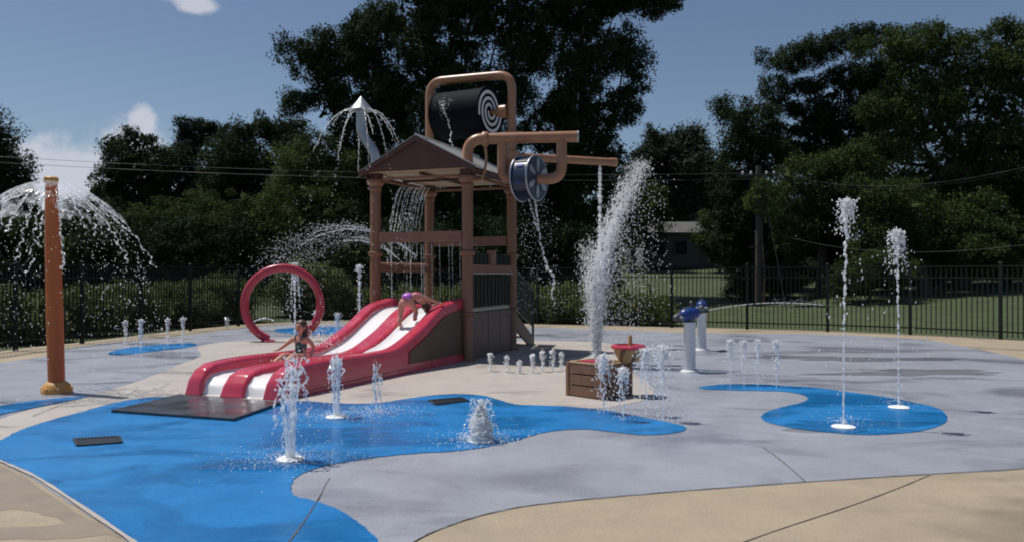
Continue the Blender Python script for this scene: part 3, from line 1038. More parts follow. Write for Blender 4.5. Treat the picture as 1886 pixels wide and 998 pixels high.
# ------------------------------------------------------------------ orange spray pole
pb = gp(105, 723)
lean = Vector((-.085, 0, 0))
pole = thing('spray_pole', 'tall orange spray pole with yellow foot at the left', 'spray pole', (pb.x, pb.y, 0))
PH = 2.93
MB().tube([Vector((0, 0, .03)) , lean * .33 + Vector((0, 0, 1.0)), lean * .7 + Vector((0, 0, 2.1)), lean + Vector((0, 0, PH))], [.108, .108, .10, .078], 22).build('pole', ORANGE, pole, 60)
MB().lathe([(.2, 0), (.2, .03), (.19, .07), (.165, .12), (.125, .155), (.11, .16)], 24).build('foot', YELLOW, pole, 50)
for q in range(6):
    MB().lathe([(.02, 0), (.02, .03), (0, .045)], 8).build('foot_bolt', YELLOW, pole, 50, loc=(.185 * math.cos(q * 1.047 + .3), .185 * math.sin(q * 1.047 + .3), .05))
MB().lathe([(.088, 0), (.092, .02), (.092, .07), (.075, .085), (.02, .09)], 22, lean + Vector((0, 0, PH - .01))).build('nozzle_cap', YELLOW, pole, 40)

# ------------------------------------------------------------------ water cannons
def cannon(px, py, aim, label):
    b = gp(px, py)
    c = thing('water_cannon', label, 'water cannon', (b.x, b.y, 0), 0, 'water cannons')
    MB().lathe([(.15, 0), (.15, .02), (.14, .035), (.10, .04)], 24).build('base_flange', WHITEP, c, 40)
    MB().lathe([(.098, .03), (.098, .80), (.105, .81), (.105, .845), (.08, .85)], 24).build('post', STEELP, c, 40)
    M = Matrix.Rotation(aim, 3, 'Z')
    T = M @ Matrix.Rotation(R(-9), 3, 'Y')
    def g(x, y, z): return Vector((0, 0, .985)) + T @ Vector((x, y, z))
    MB().lathe([(.07, .84), (.07, .87), (.05, .885)], 18).build('swivel', DKGREY, c, 40)
    for s in (-.085, .085):
        MB().bar(Vector((0, 0, .87)) + M @ Vector((0, s, 0)), g(0, s, .01), .02, .07, (1, 0, 0)).build('yoke_arm', DKGREY, c, bevel=.004)
    body = MB().tube([g(x, 0, 0) for x in (-.19, -.17, -.11, 0, .1, .17, .19)], [.05, .08, .108, .118, .105, .07, .045], 18).build('cannon_body', CANNON, c, 50)
    MB().box(g(0, 0, .108), (.22, .05, .03), T).build('sight_rib', DKGREY, body, bevel=.006)
    MB().tube([g(.17, 0, 0), g(.33, 0, .0)], [.042, .032], 14).build('barrel', DKGREY, c, 50)
    MB().tube([g(.31, 0, 0), g(.345, 0, 0)], [.045, .045], 14).build('muzzle_ring', DKGREY, c, 50)
    MB().tube([g(-.18, 0, 0), g(-.24, 0, -.01), g(-.30, 0, -.03)], [.055, .062, .05], 14).build('breech', DKGREY, c, 50)
    MB().tube([g(-.22, -.13, -.02), g(-.22, .13, -.02)], [.022, .022], 10).build('handle', SILVER, c, 50)
    MB().tube([g(.06, 0, .10), g(.06, 0, .19), g(.075, 0, .2)], [.03, .035, .02], 12).build('sight_post', DKGREY, c, 50)
    return c, Vector((b.x, b.y, 0)) + g(.35, 0, 0), (T @ Vector((1, 0, 0)))


c1, muz1, aim1 = cannon(1270, 685, R(20), 'nearer of two blue water cannons on silver posts')
c2, muz2, aim2 = cannon(1292, 645, R(75), 'farther blue water cannon, half hidden behind the nearer one')

# ------------------------------------------------------------------ crate and striped bucket
cr0 = gp(1108, 737)
crate = thing('wooden_crate', 'brown plank crate with tan trim and red sticks on top', 'crate', (1.185, 10.93, 0), R(-45))
CW, CH = .62, .45
for face in range(4):
    rm = Matrix.Rotation(face * math.pi / 2, 3, 'Z')
    for k in range(3):
        h = CH / 3 - .018
        MB().box(rm @ Vector((0, -CW / 2 + .012, .01 + (k + .5) * CH / 3)), (CW - .03, .024, h), rm).build('plank', WOOD, crate, bevel=.005)
    MB().box(rm @ Vector((-CW / 2 + .0125, -CW / 2 + .0125, CH / 2 + .004)), (.05, .05, CH + .004), rm).build('corner_post', WOOD, crate, bevel=.006)
    if face in (1, 3):
        MB().bar(rm @ Vector((-CW / 2 + .05, -CW / 2 - .009, .05)), rm @ Vector((CW / 2 - .05, -CW / 2 - .009, CH - .05)), .018, .075, (rm @ Vector((0, -1, 0))).cross(Vector((1, 0, 1)))).build('brace', WOOD, crate, bevel=.004)
MB().box((0, 0, CH - .05), (CW - .06, CW - .06, .02)).build('top_board', WOODT, crate, bevel=.004)
for face in range(4):
    rm = Matrix.Rotation(face * math.pi / 2, 3, 'Z')
    MB().box(rm @ Vector((0, -CW / 2 + .02, CH + .014)), (CW + .01, .05, .02), rm).build('top_trim', WOODT, crate, bevel=.004)
for k in range(4):
    dyn = tag(MB().tube([(0, 0, 0), (.26, 0, 0)], .028, 12).build('red_stick', RED, None, 40),
              ['red stick lying nearest the left corner in the crate', 'second red stick from the left corner of the crate',
               'third red stick from the left corner of the crate', 'red stick lying closest to the striped bucket'][k], 'stick', 'red sticks in the crate')
    p = Vector((1.185, 10.93, 0)) + Matrix.Rotation(R(-45), 3, 'Z') @ Vector((-.23 + k * .06, -.12 + .02 * (k % 2), CH - .006 + .0))
    dyn.location = p
    dyn.rotation_euler = (0, 0, R(45) + .1 * (k - 1.5))
bkp = Vector((1.58, 10.90, CH + .026))
sb_ = thing('striped_bucket', 'tan and brown striped bucket with red rim on the crate', 'bucket', bkp)
NB = 16
for k in range(NB):
    vs = []
    sl_ = .35
    for j in range(5):
        t = j / 4
        r0 = .135 + .08 * t
        for aa in (k, k + 1):
            a = aa / NB * 2 * math.pi + sl_ * t * 1.6
            vs.append((r0 * math.cos(a), r0 * math.sin(a), .18 * t))
    fs = [(2 * j, 2 * j + 1, 2 * j + 3, 2 * j + 2) for j in range(4)]
    MB().add(vs, fs).build('stripe', STRIPE if k % 3 == 0 else STRIPEY, sb_, 60)
MB().lathe([(.0, .002), (.133, .002)], 18).build('bottom', STRIPE, sb_)
MB().lathe([(.185, .155), (.225, .17), (.245, .195), (.225, .22), (.18, .225), (.175, .175)], 8, (0, 0, 0)).build('rim', RED, sb_, 20)
MB().lathe([(.178, .19), (.178, .205)], 16).build('lid', RED, sb_)
MB().lathe([(.028, .18), (.028, .34), (.02, .35)], 12, (.03, .06, 0)).build('plunger', STRIPEY, sb_, 40)

# ------------------------------------------------------------------ drains and nozzle plates
def grate(corners, label):
    P = [gp(*c) for c in corners]
    c = sum(P, Vector()) / 4
    g = thing('drain_grate', label, 'drain grate', (c.x, c.y, .014), 0, 'drain grates')
    P = [p - Vector((c.x, c.y, 0)) for p in P]
    for i in range(4):
        MB().bar(P[i] + Vector((0, 0, .006)), P[(i + 1) % 4] + Vector((0, 0, .006)), .03, .012).build('frame', GRATE, g, bevel=.002)
    MB().add([p + Vector((0, 0, .001)) for p in P], [(0, 1, 2, 3)]).build('pan', GRATE, g)
    nb = 14
    for k in range(1, nb):
        t = k / nb
        MB().bar(P[0].lerp(P[1], t) + Vector((0, 0, .006)), P[3].lerp(P[2], t) + Vector((0, 0, .006)), .012, .010).build('slat', GRATE, g)
    return g


grate([(137, 811), (219, 806), (224, 817), (144, 823)], 'long black drain grate in the blue paint at far left')
grate([(790, 739), (850, 734), (862, 740), (804, 747)], 'black drain grate in the blue paint behind the bubbling jet')
NOZ = []
for (px, py, lab) in ((535, 848, 'white round nozzle plate under the front cluster of jets'), (620, 770, 'white round nozzle plate beside the slide flank'),
                      (1553, 788, 'white round nozzle plate under the tallest thin jet'), (1655, 752, 'white round nozzle plate under the right-hand thin jet'),
                      (885, 814, 'white round nozzle plate under the bubbling jet')):
    b = gp(px, py)
    o = MB().lathe([(.125, 0), (.125, .008), (.11, .016), (.05, .02), (.03, .012), (0, .012)], 24).build('nozzle_plate', WHITEP, None, 40, loc=(b.x, b.y, .0125))
    tag(o, lab, 'nozzle', 'nozzle plates')

# ------------------------------------------------------------------ fence
pick_me = MB().box((0, 0, 0), (.022, .022, 1.74)).mesh('picket', FENCE)
post_me = MB().box((0, 0, .96), (.075, .075, 1.92)).lathe([(.053, 1.92), (.06, 1.93), (.045, 1.955), (0, 1.975)], 4, (0, 0, 0), Matrix.Rotation(R(45), 3, 'Z')).mesh('fence_post', FENCE)


def fence(pts, label, z=0.0):
    f = thing('iron_fence', label, 'fence', (pts[0][0], pts[0][1], 0), 0, 'black picket fence round the pad')
    o = Vector((pts[0][0], pts[0][1], 0))
    for i, p in enumerate(pts):
        a = pts[max(0, i - 1)]; b = pts[min(len(pts) - 1, i + 1)]
        q = link('fence_post', post_me, f, Vector((p[0], p[1], 0)) - o)
        q.rotation_euler.z = math.atan2(b[1] - a[1], b[0] - a[0])
    for i in range(len(pts) - 1):
        a = Vector((pts[i][0], pts[i][1], 0)) - o; b = Vector((pts[i + 1][0], pts[i + 1][1], 0)) - o
        d = b - a
        L = d.length; d.normalize()
        for zz in (1.855, 1.56, .20):
            MB().bar(a + d * .04 + Vector((0, 0, zz)), b - d * .04 + Vector((0, 0, zz)), .03, .035).build('rail', FENCE, f)
        npk = int(round((L - .075) / .122))
        for k in range(1, npk):
            q = link('picket', pick_me, f, a + d * (.0375 + (L - .075) * k / npk) + Vector((0, 0, .06 + .87)))
            q.rotation_euler.z = math.atan2(d.y, d.x)
    return f


fence(FENCE_PTS[:7], 'black iron picket fence along the left side of the pad')
fence(FENCE_PTS[6:13], 'black iron picket fence behind the tower and hoop')
fence(FENCE_PTS[12:], 'black iron picket fence along the right side of the pad')

# ------------------------------------------------------------------ foliage
def leaves_np(cent, crad, per, size, flat=.8, up=.35, rg=rng):
    """kite leaves scattered in balls: cent (N,3), crad (N,)"""
    N = len(cent) * per
    d = rg.normal(size=(N, 3)); d /= np.linalg.norm(d, axis=1, keepdims=True) + 1e-9
    rr = rg.random(N) ** (1 / 2.2)
    c = np.repeat(cent, per, 0); cr_ = np.repeat(crad, per)
    off = d * (rr * cr_)[:, None]
    off[:, 2] *= flat
    p = c + off
    nrm = rg.normal(size=(N, 3)) + d * .6
    nrm[:, 2] += up
    nrm /= np.linalg.norm(nrm, axis=1, keepdims=True) + 1e-9
    t = np.cross(nrm, rg.normal(size=(N, 3))); t /= np.linalg.norm(t, axis=1, keepdims=True) + 1e-9
    b = np.cross(nrm, t)
    s = size * rg.uniform(.55, 1.25, N)[:, None]
    k = rg.uniform(-.25, .35, N)[:, None]
    v = np.stack([p - t * s * .5, p + b * s * .36 + t * s * k, p + t * s * .55 - b * s * .30], 1).reshape(-1, 3)
    f = np.arange(N * 3).reshape(-1, 3)
    return v, f


def lobe_clumps(lobes, cr, dens, rg=rng):
    """clump centres on and inside ellipsoid lobes (center, radii)"""
    C, Rr = [], []
    for c, r in lobes:
        area = 4 * math.pi * ((r[0] * r[1]) ** 1.6 / 3 + (r[0] * r[2]) ** 1.6 / 3 + (r[1] * r[2]) ** 1.6 / 3) ** (1 / 1.6)
        n = max(6, int(area / (math.pi * cr * cr) * dens))
        d = rg.normal(size=(n, 3)); d /= np.linalg.norm(d, axis=1, keepdims=True)
        k = rg.uniform(.45, 1.04, n) ** .6
        C.append(np.array(c) + d * np.array(r) * k[:, None])
        Rr.append(cr * rg.uniform(.55, 1.35, n))
    return np.concatenate(C), np.concatenate(Rr)


def px_lobe(px, py, rx, ry, d, depth=None):
    c = at(px, py, d)
    k = d / F
    return (tuple(c), (rx * k, (depth if depth else (rx + ry) / 2 * k), ry * k))


def tree(name, label, lobes, base, m, cr=.8, dens=1.3, per=70, size=.24, trunk=.28, lean=(0, 0), cat='tree', group='trees beyond the fence', fill=True, limbs=True, seed=1):
    rg = np.random.default_rng(seed)
    bz = float(terrain(np.array(base[0]), np.array(base[1])))
    t = thing(name, label, cat, (base[0], base[1], bz), 0, group)
    o = np.array([base[0], base[1], bz])
    size *= .66; per = int(per * 1.65); cr *= .82; dens *= 1.45
    nl = len(lobes)
    if limbs:                                    # smaller lobes between the main ones, so that they run together
        lobes = list(lobes)
        for c, r in lobes[:nl]:
            for _ in range(2):
                o_ = rg.normal(size=3) * .55
                if c[2] + o_[2] * r[2] + r[2] * .6 < max(l[0][2] + l[1][2] for l in lobes[:nl]) - .1:
                    lobes.append((tuple(np.array(c) + o_ * np.array(r)), tuple(np.array(r) * rg.uniform(.5, .75))))
        dens *= .72
    C, Rr = lobe_clumps(lobes, cr, dens, rg)
    keep = C[:, 2] > bz + .1
    C, Rr = C[keep], Rr[keep]
    v, f = leaves_np(C - o, Rr, per, size, rg=rg)
    if fill:                                     # large inner leaves that close the crown's depth
        C2, R2 = [], []
        for c, r in lobes:
            if r[0] < .95 or r[2] < .6:
                continue
            n = max(4, int(r[0] * r[1] * r[2] * 3.4))
            d = rg.normal(size=(n, 3)); d /= np.linalg.norm(d, axis=1, keepdims=True)
            C2.append(np.array(c) + d * np.array(r) * (rg.random(n) ** .5 * .74)[:, None])
            R2.append(np.full(n, .5))
        C2 = np.concatenate(C2) if C2 else np.zeros((0, 3)); R2 = np.concatenate(R2) if R2 else np.zeros(0)
        k2 = C2[:, 2] > bz + .1
        v2, f2 = leaves_np(C2[k2] - o, R2[k2], 5, size * 4.2, rg=rg)
        f = np.concatenate([f, f2 + len(v)]); v = np.concatenate([v, v2])
    # limbs
    tb = MB()
    cz = np.array([l[0] for l in lobes[:nl]]) - o
    top = cz[np.argmax(cz[:, 2])]
    low = max(.8, (cz[:, 2] - np.array([l[1][2] for l in lobes[:nl]])).min())
    th = max(low + .6, top[2] * .55)
    mid = np.array([cz[:, 0].mean(), cz[:, 1].mean()])
    path = [Vector((0, 0, -.2)), Vector((.06, .03, th * .3)), Vector((mid[0] * .25, mid[1] * .25, th * .65)), Vector((mid[0] * .55, mid[1] * .55, th))]
    path = catmull(path, False, 4)
    tb.tube(path, [trunk * (1.25 if i == 0 else 1 - .55 * i / (len(path) - 1)) for i in range(len(path))], 9)
    tr_ = tb.build('trunk', BARK, t, 60)
    if limbs:
        for i, q in enumerate(cz):
            if lobes[i][1][0] < .95:
                continue
            k = min(len(path) - 1, max(3, int(len(path) * min(1, .35 + .65 * i / max(1, len(cz))))))
            st = path[k]
            q = Vector(q)
            m1 = st.lerp(q, .5) + Vector((rg.uniform(-.7, .7), rg.uniform(-.5, .5), rg.uniform(-.2, .5)))
            lp = catmull([st, m1, q], False, 4)
            r0 = trunk * .3
            MB().tube(lp, [r0 * (1 - .85 * j / (len(lp) - 1)) for j in range(len(lp))], 6).build('limb', BARK, t, 60)
    link('crown', np_mesh('crown', v, f, m), t)
    return t


def base_of(px, d):
    d *= 1.1 if d < 60 else 1
    return ((px - CX) / F * d, d)


def L(px, py, rx, ry, d, depth=None):
    return px_lobe(px, py, rx, ry, d * (1.1 if d < 60 else 1), depth)


# --- left trees
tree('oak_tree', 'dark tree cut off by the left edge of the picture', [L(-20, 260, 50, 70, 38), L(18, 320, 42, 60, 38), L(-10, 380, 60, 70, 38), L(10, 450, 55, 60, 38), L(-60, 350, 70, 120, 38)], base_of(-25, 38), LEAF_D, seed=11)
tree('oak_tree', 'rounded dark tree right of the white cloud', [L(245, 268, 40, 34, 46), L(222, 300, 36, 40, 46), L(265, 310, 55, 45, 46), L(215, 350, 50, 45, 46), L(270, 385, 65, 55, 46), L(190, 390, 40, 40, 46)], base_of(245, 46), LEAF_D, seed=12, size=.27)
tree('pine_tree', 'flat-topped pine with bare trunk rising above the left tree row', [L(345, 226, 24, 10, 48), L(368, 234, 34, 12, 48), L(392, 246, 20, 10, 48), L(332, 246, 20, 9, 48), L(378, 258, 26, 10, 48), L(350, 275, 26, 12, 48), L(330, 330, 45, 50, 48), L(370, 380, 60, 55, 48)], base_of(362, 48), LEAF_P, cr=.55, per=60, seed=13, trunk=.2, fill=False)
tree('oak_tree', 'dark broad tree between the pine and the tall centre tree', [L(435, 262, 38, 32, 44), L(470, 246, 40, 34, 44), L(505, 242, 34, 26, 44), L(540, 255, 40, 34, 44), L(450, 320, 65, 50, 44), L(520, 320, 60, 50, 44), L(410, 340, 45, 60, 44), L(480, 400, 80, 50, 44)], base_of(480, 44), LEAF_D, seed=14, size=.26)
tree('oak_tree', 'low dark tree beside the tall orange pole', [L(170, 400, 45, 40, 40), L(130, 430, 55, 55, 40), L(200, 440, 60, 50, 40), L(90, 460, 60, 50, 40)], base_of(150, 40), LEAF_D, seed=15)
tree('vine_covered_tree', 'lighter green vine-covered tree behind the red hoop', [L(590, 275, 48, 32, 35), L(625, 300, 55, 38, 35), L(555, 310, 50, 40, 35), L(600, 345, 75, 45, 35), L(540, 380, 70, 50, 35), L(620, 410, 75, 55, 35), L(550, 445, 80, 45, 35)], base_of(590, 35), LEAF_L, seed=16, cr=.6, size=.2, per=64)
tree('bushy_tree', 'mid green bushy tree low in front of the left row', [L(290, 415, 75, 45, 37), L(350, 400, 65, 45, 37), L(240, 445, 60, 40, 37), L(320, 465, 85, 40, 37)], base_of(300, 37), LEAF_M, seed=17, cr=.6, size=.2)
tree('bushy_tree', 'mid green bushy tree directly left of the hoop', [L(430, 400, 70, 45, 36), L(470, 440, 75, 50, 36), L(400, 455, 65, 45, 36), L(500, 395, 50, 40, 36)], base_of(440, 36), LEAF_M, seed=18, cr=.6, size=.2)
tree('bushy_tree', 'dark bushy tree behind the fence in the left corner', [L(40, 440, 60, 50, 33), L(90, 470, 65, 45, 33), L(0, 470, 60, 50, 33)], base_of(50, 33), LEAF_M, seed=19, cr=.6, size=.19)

for px, d, lab, sd in ((-20, 32, 'dark thicket behind the fence at the far left edge', 81), (110, 34, 'dark thicket behind the fence right of the orange pole', 82), (230, 35, 'dark thicket behind the row of small back jets', 83),
                       (350, 35, 'dark thicket behind the fence midway to the hoop', 84), (470, 35, 'dark thicket behind the left edge of the hoop', 85), (590, 34, 'dark thicket behind the right edge of the hoop', 86),
                       (700, 34, 'dark thicket behind the left tower post', 87), (830, 33, 'dark thicket seen through the tower', 88), (960, 33, 'dark thicket behind the tower stair', 89), (1070, 33, 'dark thicket behind the base of the leaning plume', 90)):
    tree('thicket', lab, [L(px - 35, 490, 50, 42, d), L(px + 30, 478, 52, 46, d), L(px, 520, 75, 34, d), L(px - 10, 440, 55, 38, d)], base_of(px, d), LEAF_D, cr=.55, size=.19, per=56, trunk=.12, cat='thicket', group='undergrowth behind the fence', seed=sd, limbs=False)
# --- centre trees
tree('tall_oak_tree', 'tall dark tree spreading left behind the mushroom spout', [L(585, 85, 42, 34, 36), L(560, 120, 32, 32, 36), L(622, 70, 40, 30, 36), L(655, 105, 46, 40, 36), L(610, 140, 46, 30, 36), L(548, 185, 28, 24, 36),
     L(600, 185, 40, 26, 36), L(690, 60, 50, 50, 36), L(700, 150, 50, 40, 36), L(660, 195, 50, 32, 36), L(720, 215, 60, 45, 36), L(670, 265, 60, 40, 36), L(735, 290, 60, 50, 36), L(690, 360, 70, 55, 36), L(660, 440, 80, 55, 36)],
     base_of(690, 36), LEAF_D, cr=.62, dens=1.35, per=74, size=.22, trunk=.4, seed=21)
tree('tall_oak_tree', 'tallest dark tree behind the tipping bucket, its top out of view', [L(760, 20, 70, 50, 35), L(840, -30, 80, 60, 35), L(800, 75, 60, 45, 35), L(860, 60, 50, 40, 35), L(930, 20, 70, 50, 35), L(950, 90, 45, 45, 35), L(770, 130, 45, 35, 35),
     L(850, 130, 55, 40, 35), L(930, 170, 60, 50, 35), L(850, 210, 70, 50, 35), L(790, 260, 60, 50, 35), L(890, 290, 75, 50, 35), L(830, 360, 85, 55, 35), L(920, 400, 80, 60, 35), L(800, 450, 90, 50, 35), L(900, -90, 120, 60, 35)],
     base_of(860, 35), LEAF_D, cr=.62, dens=1.35, per=74, size=.22, trunk=.42, seed=22)
tree('tall_oak_tree', 'tall dark tree right of the bucket with a branch reaching right', [L(1010, 30, 65, 50, 35.5), L(1080, 20, 60, 45, 35.5), L(1140, -5, 60, 30, 35.5), L(1205, 8, 34, 13, 35.5), L(1232, 4, 18, 9, 35.5), L(1030, 110, 60, 45, 35.5), L(1100, 100, 55, 45, 35.5), L(1150, 90, 38, 45, 35.5),
     L(1170, 150, 24, 30, 35.5), L(1060, 190, 65, 45, 35.5), L(1130, 200, 40, 40, 35.5), L(1000, 240, 60, 50, 35.5), L(1070, 290, 65, 50, 35.5), L(1120, 290, 40, 40, 35.5), L(1010, 350, 70, 55, 35.5), L(1090, 380, 65, 55, 35.5), L(1020, 450, 80, 50, 35.5), L(1100, -70, 100, 60, 35.5)],
     base_of(1040, 35.5), LEAF_D, cr=.62, dens=1.35, per=74, size=.22, trunk=.4, seed=23)
tree('understory_tree', 'dark understory tree below the tall trees behind the tower', [L(760, 450, 90, 50, 32), L(900, 440, 90, 60, 32), L(1040, 460, 70, 45, 32), L(680, 480, 70, 40, 32), L(980, 480, 80, 40, 32)], base_of(880, 32), LEAF_D, seed=24, size=.2)
# --- trees in the gap on the right
tree('far_tree', 'hazy round tree far off in the gap behind the house', [L(1240, 268, 42, 30, 78), L(1280, 262, 34, 28, 78), L(1215, 300, 46, 40, 78), L(1270, 310, 60, 46, 78), L(1240, 370, 80, 50, 78), L(1310, 350, 50, 60, 78)], base_of(1250, 78), LEAF_F, cr=1.3, per=70, size=.45, trunk=.4, seed=31, group='trees behind the house')
tree('far_tree', 'slender far tree beside the leaning plume of water', [L(1198, 246, 7, 14, 76), L(1197, 275, 12, 20, 76), L(1180, 310, 28, 40, 76), L(1185, 370, 40, 50, 76)], base_of(1190, 76), LEAF_F, cr=.9, per=60, size=.42, trunk=.3, seed=32, group='trees behind the house')
tree('bushy_tree', 'small leafy tree screening the right half of the grey house', [L(1318, 410, 30, 22, 50), L(1300, 436, 26, 18, 50), L(1335, 445, 28, 26, 50), L(1322, 470, 26, 20, 50)], base_of(1325, 50), LEAF_M, seed=34, size=.26, cr=.7, trunk=.12)
tree('bushy_tree', 'small tree standing right beside the grey house', [L(1160, 420, 40, 50, 52), L(1180, 380, 40, 45, 52)], base_of(1165, 52), LEAF_M, seed=33, size=.3, cr=.9)
# --- right trees
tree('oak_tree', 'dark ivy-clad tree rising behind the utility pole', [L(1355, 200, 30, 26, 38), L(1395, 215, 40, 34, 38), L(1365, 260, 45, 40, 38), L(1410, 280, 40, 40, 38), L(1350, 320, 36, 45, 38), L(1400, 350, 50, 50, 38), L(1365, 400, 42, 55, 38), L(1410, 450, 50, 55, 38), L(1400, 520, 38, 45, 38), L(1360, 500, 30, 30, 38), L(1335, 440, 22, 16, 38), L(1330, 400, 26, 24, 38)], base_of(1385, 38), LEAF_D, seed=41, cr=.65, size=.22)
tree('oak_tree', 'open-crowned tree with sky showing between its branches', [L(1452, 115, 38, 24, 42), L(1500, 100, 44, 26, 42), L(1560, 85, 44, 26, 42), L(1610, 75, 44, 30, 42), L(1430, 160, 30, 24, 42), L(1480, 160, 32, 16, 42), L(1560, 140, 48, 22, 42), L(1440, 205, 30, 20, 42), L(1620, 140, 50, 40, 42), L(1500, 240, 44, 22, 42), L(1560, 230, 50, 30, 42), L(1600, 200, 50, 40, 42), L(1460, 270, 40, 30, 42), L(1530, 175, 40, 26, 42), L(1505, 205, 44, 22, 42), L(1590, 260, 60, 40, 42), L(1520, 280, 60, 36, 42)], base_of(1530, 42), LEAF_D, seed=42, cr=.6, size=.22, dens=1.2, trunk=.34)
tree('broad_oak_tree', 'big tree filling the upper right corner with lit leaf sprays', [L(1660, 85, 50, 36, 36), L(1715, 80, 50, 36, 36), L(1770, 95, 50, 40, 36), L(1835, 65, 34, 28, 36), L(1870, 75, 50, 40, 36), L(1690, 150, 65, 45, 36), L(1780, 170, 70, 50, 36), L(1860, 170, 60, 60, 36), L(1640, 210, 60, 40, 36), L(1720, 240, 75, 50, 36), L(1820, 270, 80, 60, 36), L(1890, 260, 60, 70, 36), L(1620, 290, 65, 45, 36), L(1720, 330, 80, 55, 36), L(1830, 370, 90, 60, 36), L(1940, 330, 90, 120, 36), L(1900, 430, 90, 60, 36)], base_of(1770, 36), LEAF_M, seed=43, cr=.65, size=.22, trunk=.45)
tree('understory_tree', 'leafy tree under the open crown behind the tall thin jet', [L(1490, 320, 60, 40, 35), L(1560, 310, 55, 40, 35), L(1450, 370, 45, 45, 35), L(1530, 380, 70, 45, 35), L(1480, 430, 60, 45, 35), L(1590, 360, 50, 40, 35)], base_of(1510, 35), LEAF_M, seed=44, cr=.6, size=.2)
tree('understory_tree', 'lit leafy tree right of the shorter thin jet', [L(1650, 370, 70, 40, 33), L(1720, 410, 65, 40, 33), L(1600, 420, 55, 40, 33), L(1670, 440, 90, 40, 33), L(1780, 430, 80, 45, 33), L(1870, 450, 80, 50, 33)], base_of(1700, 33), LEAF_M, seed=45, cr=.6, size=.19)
tree('round_bush', 'dark round bush on the lawn behind the tall thin jet', [L(1590, 505, 45, 40, 31), L(1640, 500, 50, 45, 31), L(1550, 520, 30, 30, 31)], base_of(1600, 31), LEAF_M, seed=46, cr=.45, size=.15, trunk=.1, cat='bush', group='bushes behind the right fence')
tree('round_bush', 'low dark bush at the foot of the utility pole', [L(1390, 520, 40, 35, 33.5), L(1440, 515, 45, 30, 33.5), L(1470, 500, 30, 25, 33.5)], base_of(1420, 33.5), LEAF_D, seed=47, cr=.45, size=.16, trunk=.1, cat='bush', group='bushes behind the right fence')

for px, d, lab, sd in ((1470, 37, 'dark thicket on the lawn left of the tallest thin jet', 91), (1560, 38, 'dark thicket on the lawn just right of the tallest thin jet', 92), (1660, 38, 'dark thicket behind the shorter thin jet', 93),
                       (1760, 37, 'dark thicket below the big right-hand tree', 94), (1860, 36, 'dark thicket at the right edge of the picture', 95)):
    tree('thicket', lab, [L(px - 30, 480, 50, 34, d), L(px + 35, 470, 52, 40, d), L(px, 500, 60, 26, d), L(px - 10, 435, 60, 38, d)], base_of(px, d), LEAF_D, cr=.55, size=.19, per=56, trunk=.12, cat='thicket', group='undergrowth behind the fence', seed=sd, limbs=False)
# --- shrubs along the fence
shr = [(-10.2, 27.6, 1.5, 'leafy shrub in the corner of the left fence'), (-11.7, 24.6, 1.35, 'leafy shrub behind the left fence, second from the corner'),
       (-12.1, 22.2, 1.25, 'leafy shrub behind the left fence, third from the corner'), (-12.6, 19.9, 1.3, 'leafy shrub behind the orange pole'),
       (-13.0, 17.6, 1.4, 'leafy shrub behind the fence at the left edge'), (-11.0, 26.0, 1.3, 'leafy shrub behind the fence right of the small back jets'),
       (-7.6, 30.0, 1.9, 'tall rounded shrub behind the fence just left of the hoop'),
       (-5.6, 30.4, 1.15, 'leafy shrub seen through the hoop'), (-3.6, 30.4, 1.15, 'leafy shrub behind the fence right of the hoop'),
       (-1.6, 30.0, 1.2, 'leafy shrub behind the tower posts'), (.3, 29.0, 1.25, 'leafy shrub behind the tower stair'),
       (1.9, 27.9, 1.35, 'leafy shrub behind the fence right of the stair'), (3.3, 27.0, 1.2, 'leafy shrub behind the leaning water plume'), (4.7, 26.6, .95, 'low leafy shrub behind the fence right of the plume')]
for i, (x, y, h, lab) in enumerate(shr):
    bz = float(terrain(np.array(x), np.array(y)))
    lb = [((x + rng.uniform(-.5, .5), y + rng.uniform(-.35, .35), bz + h * rng.uniform(.35, .62)), (rng.uniform(.85, 1.25), .75, h * .5)) for _ in range(5)]
    tree('shrub', lab, lb, (x, y), LEAF_S, cr=.34, dens=1.3, per=40, size=.13, trunk=.05, cat='shrub', group='shrubs along the fence', seed=60 + i, limbs=False)

# --- woods that close the view far behind
lob = []
rgw = np.random.default_rng(5)
for k in range(46):
    px = -250 + k * 52 + rgw.uniform(-15, 15)
    top = (325 if px > 1340 else 372 if px > 1150 else 335 if px > 200 else 385 if px > 40 else 330) + rgw.uniform(-18, 18)
    for j in range(4):
        lob.append(L(px + rgw.uniform(-20, 20), top + 25 + j * 45, 46, 34, 95 + rgw.uniform(-6, 6)))
Cw, Rw = lobe_clumps(lob, 1.6, 1.0, rgw)
vw, fw = leaves_np(Cw, Rw, 26, .9, rg=rgw)
tag(link('far_woods', np_mesh('far_woods', vw, fw, LEAF_F)), 'dark mass of far woods closing the view behind everything', 'woods', kind='stuff')

